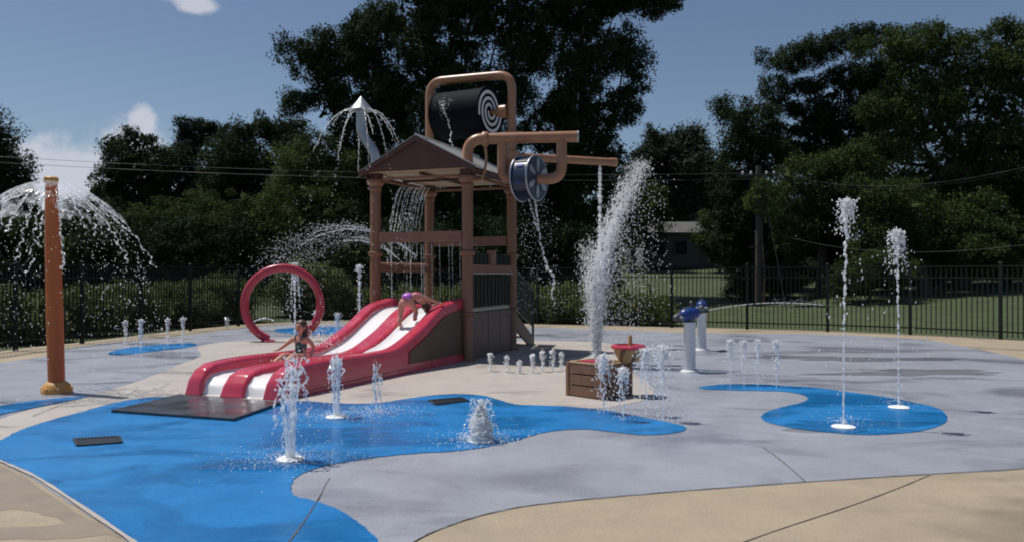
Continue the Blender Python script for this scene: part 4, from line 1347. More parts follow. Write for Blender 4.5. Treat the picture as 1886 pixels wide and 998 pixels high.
# ------------------------------------------------------------------ house, pole, wires
hz0 = float(terrain(np.array(13.), np.array(62.)))
house = thing('house', 'low grey house on the lawn beyond the right fence', 'house', tuple(at(1262, 480, 62))[:2] + (hz0 - .1,), R(4))
hh = 2.55
for k in range(13):
    MB().box((0, 0, .1 + (k + .5) * .19), (8.0, 6.0 + .0, .186 + .0)).box((0, -3.012, .1 + k * .19 + .03), (8.0, .02, .06)).build('siding_course', SIDING, house)
MB().ext([(-4.4, -3.5, hh), (0 - 4.4, 0, hh + 1.0), (-4.4, 3.5, hh), (-4.4, 3.5, hh - .1), (-4.4, -3.5, hh - .1)], (8.8, 0, 0)).build('roof', SHINGLE, house)
for x in (-2.8, -1.2, 2.4):
    w = MB().box((x, -3.03, 1.45), (.9, .05, 1.0)).build('window', GLASS, house)
    for dxx in (-.47, .47):
        MB().box((x + dxx, -3.05, 1.45), (.07, .06, 1.12)).build('frame', SIDING, w)
    for dz_ in (-.53, .53):
        MB().box((x, -3.053, 1.45 + dz_), (1.0, .066, .07)).build('frame', SIDING, w)
MB().box((.8, -3.03, 1.1), (.95, .05, 2.05)).build('door', SHINGLE, house)

pp = tuple(at(1397, 0, 34))[:2]
pz = float(terrain(np.array(pp[0]), np.array(pp[1])))
upole = thing('utility_pole', 'weathered wooden utility pole with crossarms in front of the right trees', 'utility pole', (pp[0], pp[1], pz))
ph = at(1397, 306, 34).z - pz
MB().tube([(0, 0, -.2), (0, 0, ph)], [.15, .11], 12).build('pole', POLE, upole, 60)
MB().bar((-.85, -.12, ph - .45), (.75, -.12, ph - .35), .09, .10).build('crossarm', POLE, upole, bevel=.01)
MB().bar((-.95, -.12, ph - 1.05 + .6), (-.1, -.12, ph - 1.0 + .6), .05, .05).build('crossarm_brace', POLE, upole)
for x in (-.7, -.35, .3, .62):
    MB().lathe([(.05, 0), (.06, .04), (.035, .06), (.055, .10), (0, .14)], 10, (x, -.12, ph - .37)).build('insulator', INSUL, upole, 40)
MB().tube([(.25, -.2, ph * .75), (.95, -.6, 0)], .018, 6).build('guy_wire', WIRE, upole)
MB().bar((-.4, -.1, ph * .42), (0, -.1, ph * .42), .05, .05).build('service_bracket', POLE, upole)
vt = tree('ivy', 'lit ivy climbing round the top of the utility pole', [px_lobe(1402, 345, 16, 22, 34, .5), px_lobe(1392, 370, 18, 22, 34, .5), px_lobe(1410, 385, 20, 18, 34, .5)], (pp[0] + .1, pp[1] - .3), LEAF_L, cr=.3, per=36, size=.14, trunk=.03, cat='ivy', group='ivy on the pole', seed=71, limbs=False, fill=False)


def wire(p0, p1, p2, label):
    a, b, c = Vector(p0), Vector(p1), Vector(p2)
    pts = []
    for t in np.linspace(0, 1, 40):
        # quadratic through a (t=0), b (t=.5), c (t=1)
        pts.append(a * (2 * (t - .5) * (t - 1)) + b * (-4 * t * (t - 1)) + c * (2 * t * (t - .5)))
    tag(MB().tube(pts, .0075, 6, True).build('power_line', WIRE, None, 60), label, 'power line', 'power lines')


wire(at(1425, 315, 34), at(1640, 343, 33), at(1930, 298, 31), 'upper of the two power lines running right from the pole')
wire(at(1420, 322, 34), at(1640, 348, 33), at(1930, 303, 31), 'middle power line running right, just below the upper one')
wire(at(1440, 433, 34), at(1650, 464, 32), at(1940, 444, 30), 'lowest power line sagging behind the two thin jets')
wire(at(1385, 319, 34), at(680, 318, 32.6), at(-60, 285, 32), 'long power line running left in front of the trees')
wire(at(1385, 330, 34), at(680, 328, 32.4), at(-60, 296, 31.8), 'lower long power line running left below the first')


# ------------------------------------------------------------------ water
OCT_V = np.array([[1, 0, 0], [-1, 0, 0], [0, 1, 0], [0, -1, 0], [0, 0, 1], [0, 0, -1]], float)
OCT_F = np.array([[0, 2, 4], [2, 1, 4], [1, 3, 4], [3, 0, 4], [2, 0, 5], [1, 2, 5], [3, 1, 5], [0, 3, 5]])


def drops_np(P, S, stretch=None, dirs=None):
    """octahedral drops: P (N,3), S (N,), stretched along dirs"""
    N = len(P)
    P = np.asarray(P, float); S = np.asarray(S, float)
    v = OCT_V[None] * S[:, None, None]
    v = v * rng.uniform(.7, 1.3, (N, 6, 1))
    if dirs is not None:
        d = dirs / (np.linalg.norm(dirs, axis=1, keepdims=True) + 1e-9)
        pr = (v * d[:, None, :]).sum(-1, keepdims=True)
        v = v + d[:, None, :] * pr * (np.asarray(stretch)[:, None, None] if np.ndim(stretch) else stretch)
    v = v + P[:, None, :]
    f = OCT_F[None] + (np.arange(N) * 6)[:, None, None]
    return v.reshape(-1, 3), f.reshape(-1, 3)


def spray(name, P, S, parent, m=None, stretch=None, dirs=None):
    P = np.asarray(P, float)
    k = P[:, 2] > .014
    if k.sum() < 3:
        return None
    if np.ndim(stretch):
        stretch = np.asarray(stretch)[k]
    v, f = drops_np(P[k], np.asarray(S)[k] * .8, stretch, None if dirs is None else dirs[k])
    return tag(link(name, np_mesh(name, v, f, m or WATER, True), parent), kind='stuff')


def stream(path, r, wob, mb=None, n=7, rn=.45, step=.018, broken=0.0):
    """irregular rope of water along a path"""
    path = [Vector(p) for p in path]
    Ls = [0]
    for a, b in zip(path, path[1:]):
        Ls.append(Ls[-1] + (b - a).length)
    K = max(6, int(Ls[-1] / step))
    arr = np.array([tuple(p) for p in path])
    s = np.linspace(0, Ls[-1], K)
    q = np.stack([np.interp(s, Ls, arr[:, i]) for i in range(3)], 1)
    ph = rng.uniform(0, 6.28, 8)
    u = s / Ls[-1]
    for i in (0, 1):
        q[:, i] += wob * u * (np.sin(s * 23 + ph[i]) * .5 + np.sin(s * 51 + ph[i + 2]) * .3 + rng.normal(size=K) * .25)
    rr0 = np.interp(u, np.linspace(0, 1, len(r)), r) if hasattr(r, '__len__') else np.full(K, r)
    rr = rr0 * (1 + rn * (np.sin(s * 70 + ph[4]) * .5 + rng.normal(size=K) * .5))
    rr = np.maximum(rr, rr0 * .25)
    if broken:
        g = np.sin(s * 41 + ph[5]) + np.sin(s * 97 + ph[6]) * .7 + rng.normal(size=K) * .5
        rr = np.where((g < -1.1 + broken) & (u > .2), rr * .12, rr)
    mb = mb or MB()
    mb.tube([tuple(x) for x in q], list(rr), n)
    return mb


def foot_splash(P, S, base, n, r, h=.05):
    a = rng.uniform(0, 6.28, n); d = np.abs(rng.normal(size=n)) * r
    for k in range(n):
        P.append((base.x + d[k] * math.cos(a[k]), base.y + d[k] * math.sin(a[k]), base.z + .02 + abs(rng.normal()) * h))
        S.append(rng.uniform(.0025, .008))


JN = [0]


def jet(base, h, label, r=.014, head=.06, nd=130, vx=.25, lean=(0, 0), group='small water jets', name='water_jet', size=(.005, .014), splash=40, falls=3, wob=.03, cat='water jet', thin=False, drop=1.0):
    b = Vector((base[0], base[1], .012))
    t = thing(name, label, cat, b, 0, group)
    top = Vector((lean[0], lean[1], h))
    path = [Vector((0, 0, 0)), Vector((lean[0] * .2, lean[1] * .2, h * .5)), top]
    stream(path, [r, r * 1.05, r * 1.7], wob, broken=.15).build('jet_stem', WATER_T if thin else WATER, t, 60)
    P, S, D, ST = [], [], [], []
    # boiling head
    for _ in range(int(nd * .9)):
        P.append((top.x + rng.normal() * head * .55, top.y + rng.normal() * head * .55, top.z - abs(rng.normal()) * head * 1.3 + head * .2))
        S.append(rng.uniform(size[1] * .35, size[1] * 1.15)); D.append(rng.normal(size=3)); ST.append(1.0)
    # falling drops
    tf = math.sqrt(2 * h / 9.81)
    for _ in range(nd):
        u_ = rng.random() ** .8 * tf * (drop if rng.random() < .8 else 1)
        v_ = rng.normal(size=2) * vx
        P.append((top.x + v_[0] * u_, top.y + v_[1] * u_, top.z + abs(rng.normal()) * .02 - 4.9 * u_ * u_))
        S.append(rng.uniform(*size)); D.append((v_[0], v_[1], -9.8 * u_)); ST.append(min(1.8, .3 + 2 * u_))
    spray('droplets', P, S, t, WATER, np.array(ST), np.array(D))
    for k in range(falls):
        a = rng.uniform(0, 6.28); v = rng.uniform(.5, 1.2) * vx
        pts = []
        tl = tf * rng.uniform(.4, .85) * drop
        for u_ in np.linspace(0, tl, 10):
            pts.append((top.x + v * math.cos(a) * (u_ + .05), top.y + v * math.sin(a) * (u_ + .05), top.z - 4.9 * u_ * u_ + .01))
        stream(pts, [r * .9, r * .55], .015, broken=.5).build('falling_strand', WATER, t, 60)
    if splash:
        P, S = [], []
        foot_splash(P, S, Vector((0, 0, 0)), splash, .10 + .06 * h)
        spray('foot_splash', P, S, t)
    return t


# left back row
for px, py, tp, lab in ((231, 634, 592, 'first small jet from the left in the back-left row'), (260, 643, 590, 'second small jet from the left in the back-left row'),
                        (309, 628, 588, 'third small jet from the left in the back-left row'), (337, 630, 587, 'fourth small jet from the left in the back-left row')):
    b = gp(px, py); h = (py - tp) / F * b.y
    jet(b, h, lab, r=.02, head=.05, nd=90, vx=.12, size=(.008, .016), splash=30, group='back-left row of small jets')
# jets by the hoop
b = gp(543, 616); jet(b, (616 - 486) / F * b.y, 'thin jet shooting up through the red hoop', r=.022, head=.07, nd=260, vx=.35, size=(.007, .016), group='jets near the hoop')
b = gp(662, 612); jet(b, (612 - 490) / F * b.y, 'thin jet rising just left of the tower behind the slide', r=.022, head=.09, nd=120, vx=.1, size=(.008, .02), group='jets near the hoop')
b = gp(583, 612); jet(b, (612 - 574) / F * b.y, 'short splashing jet at the right foot of the hoop', r=.025, head=.08, nd=110, vx=.25, size=(.008, .016), group='jets near the hoop')
b = gp(622, 608); jet(b, (608 - 578) / F * b.y, 'short splashing jet between the hoop and the slide', r=.025, head=.08, nd=110, vx=.25, size=(.008, .016), group='jets near the hoop')
b = gp(418, 606); jet(b, (606 - 585) / F * b.y, 'short jet left of the hoop by the fence', r=.02, head=.06, nd=60, vx=.2, size=(.008, .016), group='jets near the hoop')
# low jet row before the tower
row = [(903, 684, 653), (933, 686, 658), (957, 688, 667), (981, 687, 656), (999, 685, 649), (1018, 684, 647), (1034, 682, 652)]
nm = ['first', 'second', 'third', 'fourth', 'fifth', 'sixth', 'seventh']
for i, (px, py, tp) in enumerate(row):
    b = gp(px, py)
    jet(b, (py - tp) / F * b.y, f'{nm[i]} low jet from the left in the row before the tower', r=.022, head=.035, nd=80, vx=.16, size=(.005, .012), splash=40, group='row of low jets before the tower', thin=i > 4)
# jets on the tail of the blue pool
for px, py, tp, lab, hd, nd in ((1112, 762, 657, 'jet directly in front of the crate', .09, 240), (1148, 776, 681, 'jet before the right face of the crate', .06, 150),
                        (1221, 776, 640, 'misty jet at the tip of the blue pool', .10, 260), (1190, 766, 646, 'misty jet beside the striped bucket', .10, 240)):
    b = gp(px, py)
    jet(b, (py - tp) / F * b.y, lab, r=.010, head=hd, nd=nd, vx=.28, size=(.004, .011), falls=7, group='jets at the tail of the blue pool', thin=True, wob=.05)
# right row
for px, py, tp, lab in ((1345, 707, 628, 'first jet from the left in the right-hand row of four'), (1370, 710, 630, 'second jet from the left in the right-hand row of four'),
                        (1396, 709, 628, 'third jet from the left in the right-hand row of four'), (1430, 714, 630, 'fourth jet from the left in the right-hand row of four')):
    b = gp(px, py)
    jet(b, (py - tp) / F * b.y, lab, r=.011, head=.05, nd=110, vx=.16, size=(.004, .011), falls=3, group='right-hand row of four jets', thin=True)
# two tall jets
b = gp(1553, 786); jet(b, (786 - 372) / F * b.y, 'tallest thin jet with a frothy head over the right blue spot', r=.010, head=.085, nd=300, vx=.30, lean=(.04, 0), size=(.004, .011), splash=220, falls=9, drop=.42, group='two tall thin jets', wob=.018)
b = gp(1655, 750); jet(b, (750 - 428) / F * b.y, 'shorter of the two tall thin jets, further right', r=.010, head=.085, nd=340, vx=.30, lean=(-.02, 0), size=(.004, .012), splash=160, falls=8, drop=.5, group='two tall thin jets', wob=.016)


def cluster(px, py, hpx, n, vx, label, seed=0, nd=400):
    b = gp(px, py)
    t = thing('jet_cluster', label, 'water jet', (b.x, b.y, .012), 0, 'clustered jets by the slide')
    h = hpx / F * b.y
    P, S, D, ST = [], [], [], []
    for k in range(n):
        a = k / n * 6.283 + rng.uniform(-.3, .3)
        v = vx * (rng.uniform(.02, .2) if k % 3 == 0 else rng.uniform(.35, 1.0))
        hk = h * rng.uniform(.66, 1.04)
        vz = math.sqrt(2 * 9.81 * hk)
        tt = 2 * vz / 9.81
        pts = [(.03 * math.cos(a) + v * math.cos(a) * u, .03 * math.sin(a) + v * math.sin(a) * u, vz * u - 4.905 * u * u) for u in np.linspace(0, tt * rng.uniform(.62, .98), 30)]
        stream(pts, [.009, .009, .010, .007], .03, broken=.35, step=.016).build('jet_strand', WATER if k % 2 else WATER_T, t, 60)
        for _ in range(nd // n):
            u = rng.uniform(.25, .95) * tt
            vv_ = v * rng.uniform(.5, 1.5)
            P.append((vv_ * math.cos(a) * u + rng.normal() * .02, vv_ * math.sin(a) * u + rng.normal() * .02, vz * u - 4.905 * u * u + rng.normal() * .03))
            S.append(rng.uniform(.003, .010)); D.append((v * math.cos(a), v * math.sin(a), vz - 9.81 * u)); ST.append(1.2)
    spray('droplets', P, S, t, WATER, np.array(ST), np.array(D))
    P, S = [], []
    foot_splash(P, S, Vector((0, 0, 0)), 800, .36, .015)
    spray('foot_splash', P, S, t)
    return t


cluster(535, 848, 188, 9, .46, 'front cluster of jets arching over its white nozzle plate', nd=300)
cluster(620, 769, 112, 7, .2, 'cluster of jets against the red flank of the slide', nd=300)
cluster(697, 762, 92, 2, .14, 'faint jet cluster right of the flank jets, mostly droplets', nd=110)

# bubbling jet
b = gp(885, 814)
t = thing('bubbling_jet', 'thick white bubbling jet on the blue pool in front', 'water jet', (b.x, b.y, .012))
bm_ = MB()
K = 22
for k in range(40):
    a = rng.uniform(0, 6.28); r0 = rng.uniform(0, .10); hk = .37 * (1 - (r0 / .15) ** 2 * .8) * rng.uniform(.75, 1.1)
    stream([(r0 * math.cos(a), r0 * math.sin(a), 0), (r0 * .8 * math.cos(a), r0 * .8 * math.sin(a), hk * .6), (r0 * .45 * math.cos(a), r0 * .45 * math.sin(a), hk)], [.04, .036, .018], .03, bm_, n=7, step=.02)
bm_.build('froth_column', WATER, t, 60)
P, S = [], []
for _ in range(420):
    a = rng.uniform(0, 6.28); z = rng.random() * .42; r0 = (.15 - .2 * z) * rng.uniform(.6, 1.5)
    P.append((r0 * math.cos(a), r0 * math.sin(a), z)); S.append(rng.uniform(.004, .013))
foot_splash(P, S, Vector((0, 0, 0)), 900, .33, .02)
spray('droplets', P, S, t)

# leaning plume
b = gp(1098, 676)
t = thing('water_plume', 'tall leaning plume of white spray rising behind the crate', 'water plume', (b.x, b.y, .012))
B_ = Vector((b.x, b.y, .012))
ctr = [at(1098, 676, b.y) - B_, at(1099, 600, b.y) - B_, at(1102, 530, b.y) - B_, at(1112, 470, b.y) - B_, at(1135, 400, b.y) - B_, at(1160, 345, b.y) - B_, at(1182, 298, b.y) - B_]
cxs = np.array([tuple(p) for p in ctr])
uu = np.array([0, .2, .38, .55, .74, .88, 1.0])


def cpos(u):
    return np.stack([np.interp(u, uu, cxs[:, i]) for i in range(3)], -1)


N = 11000
u = rng.random(N) ** 1.05
c = cpos(u)
sp = np.interp(u, [0, .12, .3, .55, .8, 1], [.04, .07, .16, .22, .18, .17])
off = rng.normal(size=(N, 3)) * sp[:, None] * .62
off[:, 2] *= .5
P = c + off
S = rng.uniform(.003, .009, N) * np.interp(u, [0, 1], [1.15, .85])
S[rng.random(N) < .05] *= 2.0
dirs = np.stack([np.interp(u, [0, .4, 1], [0, .1, .5]) + rng.normal(size=N) * .2, rng.normal(size=N) * .2, np.ones(N)], -1)
spray('droplets', P, S, t, MIST, rng.uniform(.8, 3.5, N), dirs)
core = MB()
for k in range(16):
    e = rng.uniform(.35, .95)
    s0 = rng.uniform(0, .35)
    o1 = rng.normal(size=3) * .08; o1[2] = 0
    pts = [tuple(cpos(np.array([x]))[0] + o1 * (x / e) * 1.2) for x in np.linspace(s0, e, 14)]
    stream(pts, [.03, .03, .022, .012], .07, core, rn=.6, broken=.55, step=.025)
core.build('spray_core', WATER_T, t, 60)
N = 3000                                          # a second tongue, upright, on the left
u = rng.random(N)
lp_ = np.array([tuple(at(x, y, b.y) - B_) for x, y in ((1098, 640), (1093, 570), (1087, 505), (1084, 455))])
P = np.stack([np.interp(u, [0, .4, .75, 1], lp_[:, i]) for i in range(3)], -1) + rng.normal(size=(N, 3)) * np.interp(u, [0, .5, 1], [.03, .08, .11])[:, None]
spray('side_tongue', P, rng.uniform(.003, .009, N), t, MIST, rng.uniform(.8, 3, N), np.tile([[-.05, 0, 1.]], (N, 1)))
N = 1500                                          # falling drops down the lee side
u = rng.random(N)
P = cpos(rng.uniform(.45, 1, N))
P[:, 0] += np.abs(rng.normal(size=N)) * .30
P[:, 1] += rng.normal(size=N) * .2
P[:, 2] -= u ** 1.5 * (P[:, 2]) * .9
spray('falling_drops', P, rng.uniform(.003, .012, N), t, WATER, .8, np.tile([[.1, 0, -1.]], (N, 1)))
N = 500
P = cpos(rng.uniform(.25, .6, N)); P[:, 0] -= np.abs(rng.normal(size=N)) * .16; P[:, 2] -= rng.random(N) * .7
spray('falling_drops', P, rng.uniform(.004, .012, N), t, WATER, .8, np.tile([[-.1, 0, -1.]], (N, 1)))

# umbrella of water from the orange pole
top = Vector((pb.x, pb.y, 0)) + lean + Vector((0, 0, PH + .02))
t = thing('water_umbrella', 'umbrella of water spreading from the top of the orange pole', 'water spray', (pb.x, pb.y, 0.012))
T_ = top - Vector((pb.x, pb.y, .012))
VH = 2.62
vs, fs = [], []
NA, NK = 120, 26
for k in range(NK):
    tt = .02 + .16 * (k / (NK - 1)) * 2.0
    for j in range(NA):
        a = j / NA * 6.283
        v = VH * (1 + .06 * math.sin(a * 5) + .03 * math.sin(a * 17 + k * .4))
        z = -4.905 * tt * tt + .012 * math.sin(a * 23 + k * .9) * k / NK
        vs.append((T_.x + v * tt * math.cos(a), T_.y + v * tt * math.sin(a), T_.z + z))
for k in range(NK - 1):
    for j in range(NA):
        a = j / NA * 6.283
        if k > 9 and math.sin(a * 7 + 1.2 * math.sin(k * .7) + k * .15) > .9 - (k - 9) * .1:
            continue
        fs.append((k * NA + j, k * NA + (j + 1) % NA, (k + 1) * NA + (j + 1) % NA, (k + 1) * NA + j))
MB().add(vs, fs).build('water_sheet', SHEET, t, 180)
rib = MB()
for j in range(20):
    a = j / 20 * 6.283 + rng.uniform(-.1, .1)
    v = VH * rng.uniform(.88, 1.08)
    t0, t1 = rng.uniform(.05, .2), rng.uniform(.3, .52)
    pts = [(T_.x + v * u * math.cos(a), T_.y + v * u * math.sin(a), T_.z - 4.905 * u * u) for u in np.linspace(t0, t1, 14)]
    stream(pts, [.006, .010, .008], .05, rib, rn=.6, broken=.8, step=.02)
rib.build('water_strands', WATER_T, t, 60)
N = 2600
a = rng.uniform(0, 6.283, N); tt = .14 + (rng.random(N) ** .75) * .64
lump = .5 + .5 * np.sin(a * 7 + np.sin(tt * 9) * 2)
keep = rng.random(N) < (.35 + .65 * lump)
a, tt = a[keep], tt[keep]
N = len(a)
v = VH * (1 - np.abs(rng.normal(size=N)) * .10 - .12 * (tt > .35) * rng.random(N))
P = np.stack([T_.x + v * tt * np.cos(a), T_.y + v * tt * np.sin(a), T_.z - 4.905 * tt * tt * rng.uniform(.93, 1.08, N)], -1)
dirs = np.stack([v * np.cos(a), v * np.sin(a), -9.81 * tt], -1)
S = rng.uniform(.0025, .009, N); S[rng.random(N) < .05] *= 1.8
spray('droplets', P, S, t, MIST, .9, dirs)


def arc_spray(name, label, p0, vel, tmax, n, spread, size, parent=None, strands=3, r=.01, group=None, cat='water spray'):
    p0 = Vector(p0)
    t = parent or thing(name, label, cat, (p0.x, p0.y, .012), 0, group)
    o = p0 - Vector(t.location) if parent is None else p0
    for _ in range(strands):
        v = np.array(vel) * (1 + rng.normal(size=3) * spread * .5)
        te = tmax * rng.uniform(.45, .8)
        pts = [(o.x + v[0] * u, o.y + v[1] * u, o.z + v[2] * u - 4.905 * u * u) for u in np.linspace(0, te, 24)]
        stream(pts, [r, r, r * .6], .04, rn=.6, broken=.6).build('strand', WATER_T, t, 60)
    u = rng.random(n) ** .8 * tmax
    v = np.array(vel)[None] * (1 + rng.normal(size=(n, 3)) * spread)
    P = np.stack([o.x + v[:, 0] * u, o.y + v[:, 1] * u, o.z + v[:, 2] * u - 4.905 * u * u], -1)
    spray('droplets', P, rng.uniform(size[0], size[1], n) * .8, t, MIST, .8, np.stack([v[:, 0], v[:, 1], v[:, 2] - 9.81 * u], -1))
    return t


# arching spray from behind the tower towards the hoop
s0 = at(765, 470, 21.0)
g1 = 'arching sprays behind the hoop'
arc_spray('arching_spray', 'upper arching spray falling from the tower towards the hoop', s0, (-4.7, .1, 3.75), .86, 1500, .07, (.006, .015), strands=5, group=g1)
arc_spray('arching_spray', 'lower arching spray inside the upper one behind the hoop', at(735, 478, 20.6), (-3.7, .1, 3.3), .78, 800, .09, (.006, .014), strands=3, group=g1)
# low thin arc at the hoop
arc_spray('low_arc_jet', 'thin low arc of water crossing behind the lower hoop', gp(462, 602) + Vector((0, 0, .1)), (2.3, -.1, 1.9), .42, 40, .04, (.006, .012), strands=2, r=.018)
# mushroom spout
mt = tw(-TW - .30, -.05, SPZ - .24)
t = thing('spout_spray', 'fine spray falling in a ring from the silver mushroom spout', 'water spray', (mt.x, mt.y, .012))
stn = MB()
P, S, D = [], [], []
for k in range(10):
    a = k / 10 * 6.283 + rng.uniform(-.15, .15)
    v = rng.uniform(1.25, 1.75)
    vz = .35
    te = rng.uniform(.3, .55)
    f_ = lambda u: (v * u * math.cos(a) + .18 * math.cos(a), v * u * math.sin(a) + .18 * math.sin(a), SPZ - .252 + vz * u - 4.905 * u * u)
    stream([f_(u) for u in np.linspace(0, te, 16)], [.007, .006, .004], .015, rn=.4, broken=.25).build('strand', WATER, t, 60)
    for _ in range(60):
        u = rng.uniform(.12, 1.05)
        p = f_(u)
        P.append((p[0] + rng.normal() * .03, p[1] + rng.normal() * .03, p[2])); S.append(rng.uniform(.003, .009)); D.append((math.cos(a) * v, math.sin(a) * v, vz - 9.81 * u))
spray('droplets', P, S, t, WATER, 1.0, np.array(D))
# drips from the ceiling on the left
b0 = tw(-1.55, .7)
t = thing('roof_drips', 'curved drips falling from under the roof at the left post', 'water spray', (b0.x, b0.y, 1.0))
dr_ = MB()
P, S, D = [], [], []
for k in range(12):
    x0 = -.25 + k * .055
    y0 = rng.uniform(-.2, .2)
    te = rng.uniform(.4, .62)
    f_ = lambda u: (x0 - .55 * u, y0 - .1 * u, 2.43 - 4.905 * u * u - .2 * u)
    stream([f_(u) for u in np.linspace(0, te, 14)], [.010, .008, .006], .03, rn=.5, broken=.5).build('strand', WATER_T, t, 60)
    for _ in range(22):
        u = rng.uniform(.2, .68); p = f_(u)
        P.append((p[0] + rng.normal() * .02, p[1] + rng.normal() * .02, p[2])); S.append(rng.uniform(.003, .009)); D.append((-.5, 0, -9.81 * u))
spray('droplets', P, S, t, WATER, 1.0, np.array(D))
b0 = tw(-1.2, .5)
t = thing('water_curtain', 'thin vertical lines of water falling behind the front beam', 'water spray', (b0.x, b0.y, 1.0))
dr_ = MB()
for k in range(11):
    x0 = -.75 + k * .15 + rng.uniform(-.03, .03); y0 = rng.uniform(-.25, 1.2)
    stream([(x0, y0, 1.27), (x0 + .01, y0, .6), (x0 + .02, y0, .03)], [.006, .006, .005], .012, rn=.5, broken=.3).build('strand', WATER_T, t, 60)
# bucket drips
b0 = tw(-1.45, TD - .45)
t = thing('bucket_drips', 'small trickle splashing from the dark tipping bucket', 'water spray', (b0.x, b0.y, 3.9))
dr_ = MB()
stream([(0, -.12, 1.45), (.04, -.16, 1.30), (.12, -.2, 1.1), (.18, -.2, .9), (.2, -.2, .6), (.2, -.2, .35)], [.016, .010, .012, .01, .008], .05, dr_, rn=.7, broken=.3)
dr_.build('strand', WATER, t, 60)
P = np.stack([rng.normal(size=90) * .07 + .05, rng.normal(size=90) * .03 - .16, 1.38 + rng.normal(size=90) * .10], -1)
spray('droplets', P, rng.uniform(.004, .014, 90), t)
# water wheel spill
b0 = tw(*(wc + ax * .1)[:2])
t = thing('wheel_spill', 'stream swinging down from the dark water wheel', 'water spray', (b0.x, b0.y, .012))
dd = b0.y
pth = [at(985, 365, dd), at(991, 410, dd), at(996, 450, dd), at(1006, 485, dd), at(1019, 512, dd), at(1023, 516, dd), at(1016, 535, dd), at(1021, 562, dd)]
dr_ = MB()
stream([p - Vector((b0.x, b0.y, .012)) for p in pth], [.02, .014, .012, .014, .02, .026, .012, .008], .04, dr_, rn=.6, broken=.2)
dr_.build('strand', WATER, t, 60)
dr_ = MB()
stream([p - Vector((b0.x, b0.y, .012)) for p in [at(972, 362, dd), at(980, 388, dd), at(990, 425, dd)]], [.012, .014, .012], .04, dr_, rn=.6, broken=.4)
dr_.build('strand', WATER, t, 60)
N = 620
q = rng.random(N)
P = np.stack([(rng.uniform(945, 1040, N) - CX) / F * dd - b0.x + .0, rng.normal(size=N) * .15, HC + (CY - (370 + q * 210)) / F * dd], -1)
P[:, 0] = P[:, 0] * (.55 + .45 * q) + rng.normal(size=N) * .05
spray('droplets', P, rng.uniform(.003, .010, N), t, WATER, .6, np.tile([[.2, 0, -1.]], (N, 1)))
# rear pipe spill
e_ = tw(P2E.x - .42 * math.cos(a2_), P2E.y - .42 * math.sin(a2_), PZ - .09)
t = thing('pipe_spill', 'thin white stream pouring straight down from the rear pipe end', 'water spray', (e_.x, e_.y, .012))
dr_ = MB()
stream([(0, 0, e_.z - .015), (0, 0, 3.2), (-.01, 0, 2.3), (-.02, 0, .8), (-.02, 0, .1)], [.035, .036, .034, .025, .02], .05, dr_, rn=.5, broken=.25)
dr_.build('strand', WATER, t, 60)
N = 200
P = np.stack([rng.normal(size=N) * .05, rng.normal(size=N) * .05, rng.uniform(1.2, 3.6, N)], -1)
spray('droplets', P, rng.uniform(.004, .01, N), t, WATER, 1.5, np.tile([[0, 0, -1.]], (N, 1)))
# cannon stream
t = thing('cannon_stream', 'thin stream shot to the right by the nearer water cannon', 'water spray', (muz1.x, muz1.y, .012))
v0 = Vector(aim1) * 9.5
pts = [(v0.x * u, v0.y * u, muz1.z - .012 + v0.z * u - 4.905 * u * u) for u in np.linspace(0, .26, 40)]
stream(pts, [.004, .004, .0045, .003], .02, rn=.4, broken=.25).build('strand', WATER, t, 60)
P = np.array(pts)[22:]; P = np.repeat(P, 8, 0) + rng.normal(size=(len(P) * 8, 3)) * .05
spray('droplets', P, rng.uniform(.003, .008, len(P)), t)
# loose drops over the slide lanes and its flank
t = thing('slide_spray', 'scattered drops splashing over the slide beside the girl', 'water spray', (slide.location.x, slide.location.y, .0), TA)
N = 420
s = rng.uniform(.9, 4.9, N); la = rng.uniform(-1.8, -.25, N)
P = np.stack([la, -s, np.interp(s, SS, LIPZ) + np.abs(rng.normal(size=N)) * .14 + .02], -1)
spray('droplets', P, rng.uniform(.003, .009, N), t)
N = 240
s = rng.normal(size=N) * .25 + 2.6; la = rng.normal(size=N) * .12 - 1.55
P = np.stack([la, -s, .45 + np.abs(rng.normal(size=N)) * .2], -1)
spray('droplets', P, rng.uniform(.004, .011, N), t, WATER, 1.0, np.tile([[0, 0, 1.]], (N, 1)))


# puddles lying where the water lands
pm = bpy.data.materials.new('puddle_film'); pm.use_nodes = True
_n, _l = pm.node_tree.nodes, pm.node_tree.links
_n.clear()
_o = _n.new('ShaderNodeOutputMaterial'); _t = _n.new('ShaderNodeBsdfTransparent'); _t.inputs['Color'].default_value = (.975, .98, .985, 1)
_g = _n.new('ShaderNodeBsdfGlossy'); _g.inputs['Roughness'].default_value = .14
_f = _n.new('ShaderNodeFresnel'); _f.inputs['IOR'].default_value = 1.33
_c = _n.new('ShaderNodeTexCoord'); _w = _n.new('ShaderNodeTexNoise'); _w.inputs['Scale'].default_value = 26; _w.inputs['Detail'].default_value = 3
_b = _n.new('ShaderNodeBump'); _b.inputs['Strength'].default_value = .25; _b.inputs['Distance'].default_value = .01
_l.new(_c.outputs['Object'], _w.inputs['Vector']); _l.new(_w.outputs['Fac'], _b.inputs['Height'])
_l.new(_b.outputs['Normal'], _g.inputs['Normal'])
_m = _n.new('ShaderNodeMixShader'); _l.new(_f.outputs[0], _m.inputs[0]); _l.new(_t.outputs[0], _m.inputs[1]); _l.new(_g.outputs[0], _m.inputs[2]); _l.new(_m.outputs[0], _o.inputs['Surface'])
